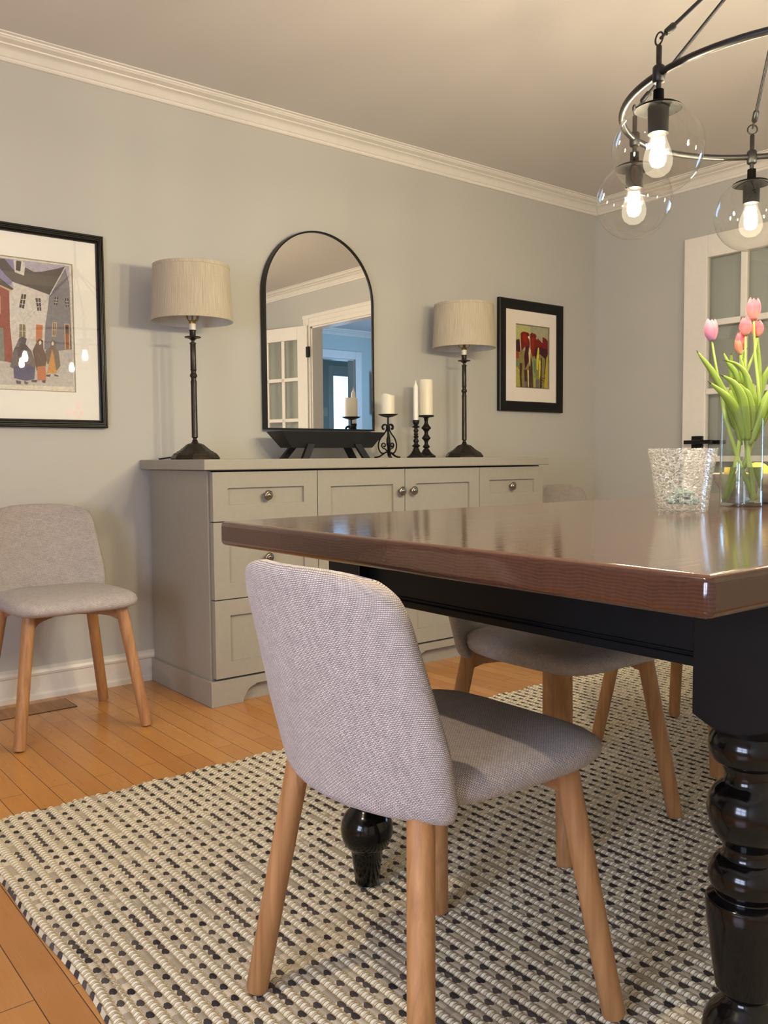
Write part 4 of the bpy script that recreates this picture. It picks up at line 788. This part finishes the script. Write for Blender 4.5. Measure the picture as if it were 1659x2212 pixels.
# ------------------------------------------------------------------ dining chairs
def make_chair(label, loc, rotz, group=None):
    t = thing('dining_chair', label, 'chair', loc, rotz, group)
    z0, z1 = .383, .7255
    def width(t):
        w = .196 + (.206 - .196) * min(t / .3, 1) if t < .3 else .206 + (.181 - .206) * (t - .3) / .7
        if t > .80: q = (t - .80) / .20; w *= 1 - .34 * (1 - math.sqrt(max(0, 1 - q * q)))
        if t < .10: q = (.10 - t) / .10; w *= 1 - .12 * (1 - math.sqrt(max(0, 1 - q * q)))
        return w
    def P(s, t, off):
        w = width(t); y = s * w; x = -.188 - .074 * t ** 1.15 + (.056 - .020 * t) * s * s + .010 * s ** 4
        zz = z0 + (z1 - z0) * t - (.012 * abs(s) ** 4 if t > .9 else 0) * (t - .9) * 10
        return Vector((x + off, y - off * .3 * s, zz))
    m = MB(); nu, nv = 28, 30; TH = .030
    def tt(v): return .5 - .5 * cos(pi * v) if True else v
    # closed cushion: rear face and front face joined round a soft edge
    def edge(s, t):      # fraction of thickness near the rim
        d = min((1 - abs(s)) * .19, t * .35, (1 - t) * .35); return math.sqrt(max(0, 1 - (1 - min(d, .016) / .016) ** 2))
    def back(u, v): s = 2 * u - 1; s = math.copysign(1 - (1 - abs(s)) ** 1.6, s); t = tt(v); return P(s, t, -TH / 2 * edge(s, t))
    def front(u, v): s = 2 * u - 1; s = math.copysign(1 - (1 - abs(s)) ** 1.6, s); t = tt(v); return P(s, t, TH / 2 * edge(s, t))
    uvf = lambda u, v: ((2 * u - 1) * .205, tt(v) * .36)
    m.grid(back, nu, nv, uvf); m.grid(front, nu, nv, uvf, flip=True)
    bmesh.ops.remove_doubles(m.bm, verts=m.bm.verts, dist=1e-5)
    m.build('backrest', M['fabric'], t, smooth=180)
    # seat cushion: superellipse plan, domed top, rounded sides
    m = MB(); nr, ns = 14, 64
    def plan(a):
        c, s = cos(a), sin(a); e = .42 if c > 0 else .55
        x = math.copysign(abs(c) ** e, c); y = math.copysign(abs(s) ** .42, s)
        hw = .203 - .012 * max(0, -x); return x, y * hw
    secs = [(.0, .4515), (.3, .4515), (.6, .4510), (.8, .4490), (.92, .4435), (.975, .4360), (1.0, .4240), (.990, .4130), (.955, .4040), (.90, .3985), (.5, .3975), (0, .3975)]
    rings = []
    for f, z in secs:
        if f == 0: rings.append([m.bm.verts.new((.025, 0, z))])
        else:
            row = []
            for i in range(ns):
                px, py = plan(2 * pi * i / ns); x = .025 + px * .203 * f
                row.append(m.bm.verts.new((x, py * f, z - .010 * max(0, (x - .13) / .1) ** 2 * max(0, min(1, (z - .3985) / .05)))))
            rings.append(row)
    per = 0; AL = [[0.0] * ns for _ in rings]
    for q_ in range(1, len(rings)):
        for i in range(ns):
            A_ = rings[q_ - 1][i if len(rings[q_ - 1]) > 1 else 0].co; B_ = rings[q_][i if len(rings[q_]) > 1 else 0].co
            AL[q_][i] = AL[q_ - 1][i] + (A_ - B_).length
    uvof = {}
    for q_, row in enumerate(rings):
        for i, v in enumerate(row):
            a_ = math.atan2(plan(2 * pi * i / ns)[1], plan(2 * pi * i / ns)[0] * .203); uvof[v] = (sin(a_) * AL[q_][i], cos(a_) * AL[q_][i])
    for a, b_ in zip(rings[:-1], rings[1:]):
        for i in range(ns):
            j = (i + 1) % ns
            q = [a[0], b_[j], b_[i]] if len(a) == 1 else ([a[i], a[j], b_[0]] if len(b_) == 1 else [a[i], a[j], b_[j], b_[i]])
            uvs = [uvof[v] for v in q]
            m.face(q, uvs)
    m.build('seat', M['fabric'], t, smooth=180)
    for sx in (-1, 1):
        for sy in (-1, 1):
            foot = Vector((sx * .199, sy * (.203 if sx > 0 else .206), 0)); top = Vector((sx * .146, sy * .147, .398)); m = MB()
            m.tube([foot, foot.lerp(top, .012), foot.lerp(top, .5), top], lambda q: .0165 + .0022 * min(1, q * 30) * .5 + .0018 * q, 20); m.build('leg', M['oak'], t, smooth=50)
    def rail(p, q, h0, h1, th=.010):
        p, q = Vector(p), Vector(q); d = (q - p).normalized(); nrm = Vector((-d.y, d.x, 0)) * th; m = MB(); n_ = 12; R0 = []; R1 = []
        for i in range(n_ + 1):
            u = i / n_; c_ = p.lerp(q, u); low = h0 - .020 * max(0, 1 - u / .16) ** 2 - .020 * max(0, 1 - (1 - u) / .16) ** 2
            R0.append([m.bm.verts.new((c_.x + k * nrm.x, c_.y + k * nrm.y, z)) for k, z in ((-1, low), (1, low), (1, h1), (-1, h1))])
        for a, b_ in zip(R0[:-1], R0[1:]):
            for i in range(4): m.face([a[i], a[(i + 1) % 4], b_[(i + 1) % 4], b_[i]])
        m.face(R0[0][::-1]); m.face(R0[-1]); m.build('rail', M['oakx'], t, smooth=30)
    k = .147
    rail((k, -k, 0), (-k, k, 0), .371, .398); rail((k, k, 0), (-k, -k, 0), .371, .3982)
    return t
G = 'grey woven dining chairs with oak legs'
ch = make_chair('grey woven chair nearest the camera, back turned, tucked under the table end', (-.515, -2.292, .0152), 0, G)
dup(ch, (-.462, -.380, .0032), -pi / 2, 'grey woven chair against the wall at the left, facing out beside the sideboard', G)
dup(ch, (.214, -1.925, .0152), -pi / 2, 'grey woven chair pushed under the far side of the table, in front of the sideboard', G)
dup(ch, (.930, -1.850, .0152), -pi / 2, 'grey woven chair at the far side of the table, only its rear legs showing', G)
dup(ch, (2.315, -.380, .0032), -pi / 2, 'grey woven chair by the wall past the right end of the sideboard, mostly hidden', G)
# ------------------------------------------------------------------ chandelier
CX, CY, CR, CZ, GZ = .5433, -2.3207, .3722, 1.6635, 1.5135
cl = thing('chandelier', 'black ring chandelier with six clear glass globes hanging over the table', 'chandelier', (CX, CY, 0))
MB().tube([(CR * cos(a), CR * sin(a), CZ) for a in [2 * pi * i / 96 for i in range(96)]], .0075, 12, closed=True).build('ring', M['blackmetal'], cl, smooth=60)
HUBZ = 2.06
MB().lathe([(.012, HUBZ - .03), (.022, HUBZ - .025), (.024, HUBZ), (.022, HUBZ + .02), (.008, HUBZ + .03), (.007, HC - .03), (.055, HC - .022), (.062, HC - .012), (.062, HC - .0005)], 32).build('canopy_stem', M['blackmetal'], cl, smooth=40)
A0 = radians(162.904)
for k in range(6):
    a = A0 - k * pi / 3; u = Vector((cos(a), sin(a), 0)); p = u * CR; tg = Vector((-sin(a), cos(a), 0))
    at = lambda z: p + Vector((0, 0, z))
    Q = Matrix.Rotation(a + pi / 2, 3, 'Z')
    m = MB(); m.lathe([(.0095, CZ - .018), (.0125, CZ - .015), (.0125, CZ + .013), (.009, CZ + .017)], 20, p)
    m.lathe([(.0055, CZ + .012), (.0058, CZ + .055), (.003, CZ + .058)], 14, p); m.lathe([(.0052, GZ + .100), (.0052, CZ - .012)], 14, p)
    ring_c = at(CZ + .070)
    m.tube([ring_c + tg * .012 * cos(q) + Vector((0, 0, .012 * sin(q))) for q in [2 * pi * i / 20 for i in range(20)]], .0020, 8, closed=True); m.build('stem', M['blackmetal'], cl, smooth=50)
    top = Vector((0, 0, HUBZ)) + u * .020; bot = ring_c + Vector((0, 0, .004)) - u * .006; d = (top - bot).normalized()
    m = MB(); m.tube([bot + d * .022, top], .0042, 10); m.tube([bot + d * .014, bot + d * .018, bot + d * .040, bot + d * .044], lambda t: .0075 if .2 < t < .8 else .005, 12)
    m.tube([bot + d * .016, bot + d * .004, bot - d * .004], .0030, 8); m.build('rod', M['blackmetal'], cl, smooth=40)
    m = MB(); m.lathe([(.0105, GZ + .118), (.0110, GZ + .093), (.012, GZ + .091), (.040, GZ + .0855), (.0475, GZ + .081), (.0478, GZ + .079), (.044, GZ + .0792), (.0215, GZ + .082), (.0210, GZ + .080), (.0205, GZ + .030), (.017, GZ + .029), (0, GZ + .029)], 36, p)
    s_ = m.build('socket', M['socket'], cl, smooth=40)
    R_ = .0925; a0 = math.asin(.079 / R_)
    m = MB(); m.lathe([(R_ * cos(q), GZ + R_ * sin(q)) for q in [a0 + (-pi / 2 - a0) * i / 28 for i in range(28)]] + [(0, GZ - R_)], 56, p, closed=False); m.build('globe', M['globe'], cl, smooth=180)
    # bulb envelope (pear) and the bright filament inside
    ev = [(.0150, GZ + .031), (.0170, GZ + .020), (.0215, GZ + .007), (.0265, GZ - .006), (.0298, GZ - .022), (.0290, GZ - .034), (.024, GZ - .046), (.014, GZ - .054), (0, GZ - .0565)]
    b_ = MB().lathe(ev, 32, p, closed=False).build('bulb', M['bulbglass'], cl, smooth=180)
    MB().lathe([(0, GZ + .024), (.009, GZ + .020), (.0125, GZ + .004), (.0165, GZ - .012), (.0165, GZ - .024), (.012, GZ - .034), (0, GZ - .039)], 14, p).build('filament', M['bulbcore'], b_, smooth=180)

# recessed ceiling spot above the near end of the room (out of frame)
sp_ = thing('ceiling_light', 'recessed ceiling spot over the near side of the table end', 'light', (-1.56, -2.30, HC))
MB().lathe([(.055, .002), (.055, -.004), (.045, -.006), (.040, -.002)], 32).build('trim_ring', M['trim'], sp_)
MB().lathe([(.040, -.002), (0, -.0021)], 32, closed=False).build('lens', emit('spot_lens', (1, .84, .62), 25.0), sp_)
l = bpy.data.lights.new('ceiling_spot', 'SPOT'); l.energy = CEIL_SPOT; l.color = (1, .80, .56); l.spot_size = radians(100); l.spot_blend = .5; l.shadow_soft_size = .02
lo = bpy.data.objects.new('ceiling_spot', l); COL.objects.link(lo); lo.parent = sp_; lo.location = (0, 0, -.012); lo.rotation_euler = Vector((-.75, -.05, 2.0)).to_track_quat('Z', 'Y').to_euler()

# ------------------------------------------------------------------ things on the table
# crackle glass bowl
bw = thing('crackle_glass_bowl', 'clear crackle glass bowl with glass pebbles inside, at the left on the table', 'bowl', (.225, -2.254, TZ))
zz = lambda pr: [(r, z) for r, z in pr]
MB().lathe([(.0, .0002), (.048, .0002), (.0515, .003), (.0530, .010), (.0555, .040), (.0605, .075), (.0668, .110), (.0705, .131), (.0698, .1325), (.0685, .131), (.0645, .110), (.0583, .075), (.0533, .040), (.0508, .018), (.047, .0145), (0, .0140)], 64, closed=False).build('bowl', M['crackle'], bw, smooth=180)
random.seed(3)
for i in range(16):
    a = random.random() * 2 * pi; r = .034 * math.sqrt(random.random()); lay = 0 if i < 10 else 1
    if lay: r *= .7
    m = MB(); bmesh.ops.create_icosphere(m.bm, subdivisions=2, radius=1)
    sx, sy, sz = [random.uniform(.0100, .0140) for _ in range(3)]
    for v in m.bm.verts: v.co = Vector((v.co.x * sx * (1 + .15 * sin(7 * v.co.y + i)), v.co.y * sy, v.co.z * sz * .75 * (1 + .12 * sin(5 * v.co.x + i))))
    o = m.build('glass_pebble', M['seaglass'], loc=(.225 + r * cos(a), -2.254 + r * sin(a), TZ + .0232 + lay * .0145), rotz=a, smooth=180)
    tag(o, 'pale green glass pebble in the heap inside the crackle bowl', 'pebble', 'glass pebbles in the crackle bowl')

# tulip vase
VX, VY = .492, -2.235
RV = Vector((.784, -.621, 0)); DV = Vector((.621, .784, 0))
va = thing('glass_vase', 'tall clear glass cylinder vase half filled with water, holding tulips', 'vase', (VX, VY, TZ))
MB().lathe([(0, .0003), (.0445, .0003), (.0465, .002), (.0468, .010), (.0468, .226), (.0460, .2275), (.0452, .226), (.0450, .0105), (.043, .0085), (0, .008)], 64, closed=False).build('cylinder', M['vaseglass'], va, smooth=40)
MB().lathe([(0, .0086), (.0446, .0086), (.0447, .0895), (.0447, .0900), (0, .0900)], 64, closed=False).build('water', M['water'], va, smooth=40)
def vp(u, v, d=0.0): return Vector((VX, VY, TZ)) + RV * ((u - 1597) / 935) + DV * d + Vector((0, 0, (1093 - v) / 935 * .985))
def tulip(label, head, stem, leaves, mat, dep, tilt=0.0, narrow=1.0):
    ub, vb, ut, vt, hw = head; base = vp(ub, vb, dep); tip = vp(ut, vt, dep)
    t = thing('tulip', label, 'tulip', (VX, VY, TZ), 0, 'tulips in the glass vase'); L0 = Vector((VX, VY, TZ))
    ax = (tip - base); H_ = ax.length; ax.normalize(); ex = ax.cross(DV).normalized(); ey = ax.cross(ex).normalized(); r = hw / 935 / 2
    m = MB()
    for layer, n_ in ((0, 3), (1, 3)):
        for k in range(n_):
            a = k * 2 * pi / 3 + layer * pi / 3 + tilt
            def PP(u, v, a=a, layer=layer, k=k):
                prof = (sin(pi * min(1, .09 + .75 * v)) ** .8); wd = 1.15 * (1 - .9 * max(0, (v - .6) / .4) ** 2.6)
                ang = a + (u - .5) * wd * 1.9; rr = r * prof * (1.0 - .10 * layer) * (1 + .05 * sin(3 * k + 4 * v)) * narrow
                rr *= 1 - .10 * (abs(u - .5) * 2) ** 2 * v
                h = H_ * (v * (1.0 - .05 * ((k + layer) % 3)) - .05 * v * (abs(u - .5) * 2) ** 2)
                return base - L0 + ax * h + ex * cos(ang) * rr + ey * sin(ang) * rr
            m.grid(PP, 8, 12)
    o = m.build('bloom', M[mat], t, smooth=180)
    sm = o.modifiers.new('thickness', 'SOLIDIFY'); sm.thickness = .0008
    pts = [base - L0] + [vp(*p) - L0 for p in stem]
    MB().tube(spline(pts, 6), lambda q: .0021 + .0027 * min(1, q * 1.4), 12).build('stem', M['stem'], t, smooth=180)
    for lf in leaves:
        w, pl = lf[0], [vp(*p) - L0 for p in lf[1:]]; S = spline(pl, 5); N = len(S) - 1; m = MB()
        def LP(u, v):
            q = v * N; i = min(int(q), N - 1); p = S[i].lerp(S[i + 1], q - i); d = (S[i + 1] - S[i]).normalized()
            sd = d.cross(DV * .7 + RV * .35 + Vector((0, 0, .2))).normalized(); nr = sd.cross(d)
            ww = w * .62 / 935 / 2 * (max(.03, sin(pi * min(1, (.05 + .95 * v) ** .72))) ** .85) ; s = 2 * u - 1
            return p + sd * s * ww + nr * (s * s * ww * .55)
        V = m.grid(LP, 6, 24)
        for f in m.bm.faces:
            f.material_index = 1 if max(l[m.uv].uv.y for l in f.loops) > .93 else 0
        lo_ = m.build('leaf', [M['leaf'], M['leaftip']], t, smooth=180); sm = lo_.modifiers.new('thickness', 'SOLIDIFY'); sm.thickness = .0009
    return t
tulip('lilac-pink tulip leaning left, on the outermost left stem', (1528, 735, 1525, 686, 29), [(1540, 800, -.004), (1549, 845, -.006), (1558, 900, -.01), (1585, 990, -.012), (1618, 1079, -.012)],
      [(26, (1590, 960, -.016), (1568, 890, -.026), (1540, 838, -.03), (1518, 800, -.03), (1500, 775, -.028), (1488, 756, -.025)), (34, (1592, 950, -.022), (1574, 896, -.034), (1556, 868, -.04), (1535, 846, -.04), (1509, 823, -.036))], 'petall', -.004, .5)
tulip('tallest pink tulip, topmost in the vase', (1618, 690, 1618, 641, 30), [(1622, 760, .0), (1630, 830, 0), (1631, 880, 0), (1618, 960, .0), (1592, 1030, .004), (1572, 1079, .006)],
      [(17, (1634, 882, .004), (1637, 835, .012), (1636, 780, .016), (1632, 730, .016), (1628, 694, .014)), (34, (1606, 960, -.02), (1624, 896, -.032), (1636, 862, -.036), (1650, 835, -.036), (1668, 806, -.03))], 'petalp', 0, .1)
tulip('pink tulip in the middle, just left of the tallest stem', (1599, 724, 1599, 684, 26), [(1598, 780, -.01), (1597, 840, -.012), (1600, 890, -.012), (1607, 990, -.014), (1613, 1079, -.016)],
      [(24, (1608, 940, -.018), (1607, 886, -.030), (1600, 848, -.036), (1590, 812, -.036), (1570, 788, -.034), (1541, 778, -.03)), (30, (1606, 930, -.024), (1602, 890, -.036), (1592, 856, -.040), (1583, 842, -.040), (1572, 826, -.038))], 'petalp', -.006, 1.1)
tulip('pale pink tulip half hidden behind the middle bloom', (1598, 752, 1597, 714, 25), [(1600, 800, .012), (1604, 850, .014), (1603, 900, .012), (1590, 1000, .01), (1577, 1079, .01)],
      [(18, (1612, 880, .02), (1607, 830, .024), (1603, 790, .022), (1606, 762, .02), (1613, 747, .018)), (20, (1588, 880, .02), (1584, 830, .026), (1580, 790, .022), (1578, 757, .018)), (44, (1584, 925, -.004), (1574, 888, -.008), (1568, 860, -.008), (1568, 836, -.004)), (34, (1596, 930, .004), (1588, 885, .002), (1583, 845, .004), (1579, 812, .006))], 'petalp', .014, .9)
tulip('small salmon tulip bud below the middle blooms', (1587, 766, 1578, 732, 15), [(1590, 800, -.012), (1594, 850, -.014), (1594, 900, -.012), (1580, 1000, -.012), (1560, 1079, -.010)],
      [(18, (1600, 866, -.02), (1596, 830, -.026), (1588, 795, -.024), (1580, 762, -.02)), (34, (1600, 950, -.026), (1588, 896, -.038), (1578, 858, -.044), (1560, 828, -.044), (1534, 809, -.038))], 'petals', -.012, .3)
tulip('deep pink tulip at the right, behind the tallest stem', (1632, 724, 1634, 688, 25), [(1626, 760, .014), (1612, 800, .018), (1602, 850, .016), (1602, 900, .012), (1620, 1000, .012), (1634, 1079, .012)],
      [(26, (1618, 890, .012), (1640, 850, .02), (1654, 806, .02), (1672, 768, .018)), (42, (1616, 950, -.014), (1634, 894, -.022), (1656, 866, -.028), (1668, 848, -.028), (1686, 838, -.026)), (20, (1596, 870, -.01), (1580, 812, -.012), (1562, 784, -.010), (1551, 757, -.006)), (24, (1608, 884, -.03), (1606, 862, -.036), (1605, 845, -.036), (1606, 826, -.034)), (40, (1604, 930, -.012), (1606, 890, -.020), (1604, 856, -.022), (1603, 820, -.018)), (28, (1612, 930, .016), (1620, 888, .018), (1627, 860, .018), (1621, 838, .014)), (22, (1598, 900, -.016), (1594, 850, -.020), (1592, 810, -.020), (1589, 774, -.016))], 'petalp', .016, 1.7)

# oval bowl of lemons behind the vase
BX, BY = .680, -2.192
fb = thing('oval_fruit_bowl', 'oval grey-washed wooden bowl of lemons behind the tulip vase', 'bowl', (BX, BY, TZ), radians(-38))
m = MB()
for r, z in [(0, 0)]: pass
pr = [(.0, .0002), (.055, .0002), (.060, .004), (.082, .024), (.098, .052), (.104, .071), (.1025, .073), (.099, .071), (.092, .052), (.074, .026), (.05, .012), (0, .010)]
m.lathe(pr, 56, closed=False)
for v in m.bm.verts: v.co.x *= 1.25; v.co.y *= .80
m.build('bowl', M['bowlwood'], fb, smooth=60)
cr, sr = cos(radians(-38)), sin(radians(-38))
LBL = ['lemon at the left end of the oval bowl, its top above the rim', 'lemon in the middle of the oval bowl, behind the vase', 'lemon at the right end of the oval bowl', 'lemon lying on top of the others in the oval bowl', 'lemon at the back of the oval bowl']
for i, (a, b_, z, rz) in enumerate(((-.058, -.008, .050, .3), (.004, -.026, .043, 1.2), (.066, -.004, .046, 2.2), (-.018, .000, .072, .7), (.020, .034, .062, 2.7))):
    m = MB(); m.lathe([(0, -.039), (.005, -.037), (.009, -.032), (.020, -.023), (.0275, -.008), (.0275, .008), (.020, .023), (.009, .032), (.005, .037), (0, .039)], 28, axis=Matrix.Rotation(pi / 2, 3, 'Y'))
    o = m.build('lemon', M['lemon'], loc=(BX + a * cr - b_ * sr, BY + a * sr + b_ * cr, TZ + z), rotz=rz, smooth=180); tag(o, LBL[i], 'lemon', 'lemons in the oval bowl')
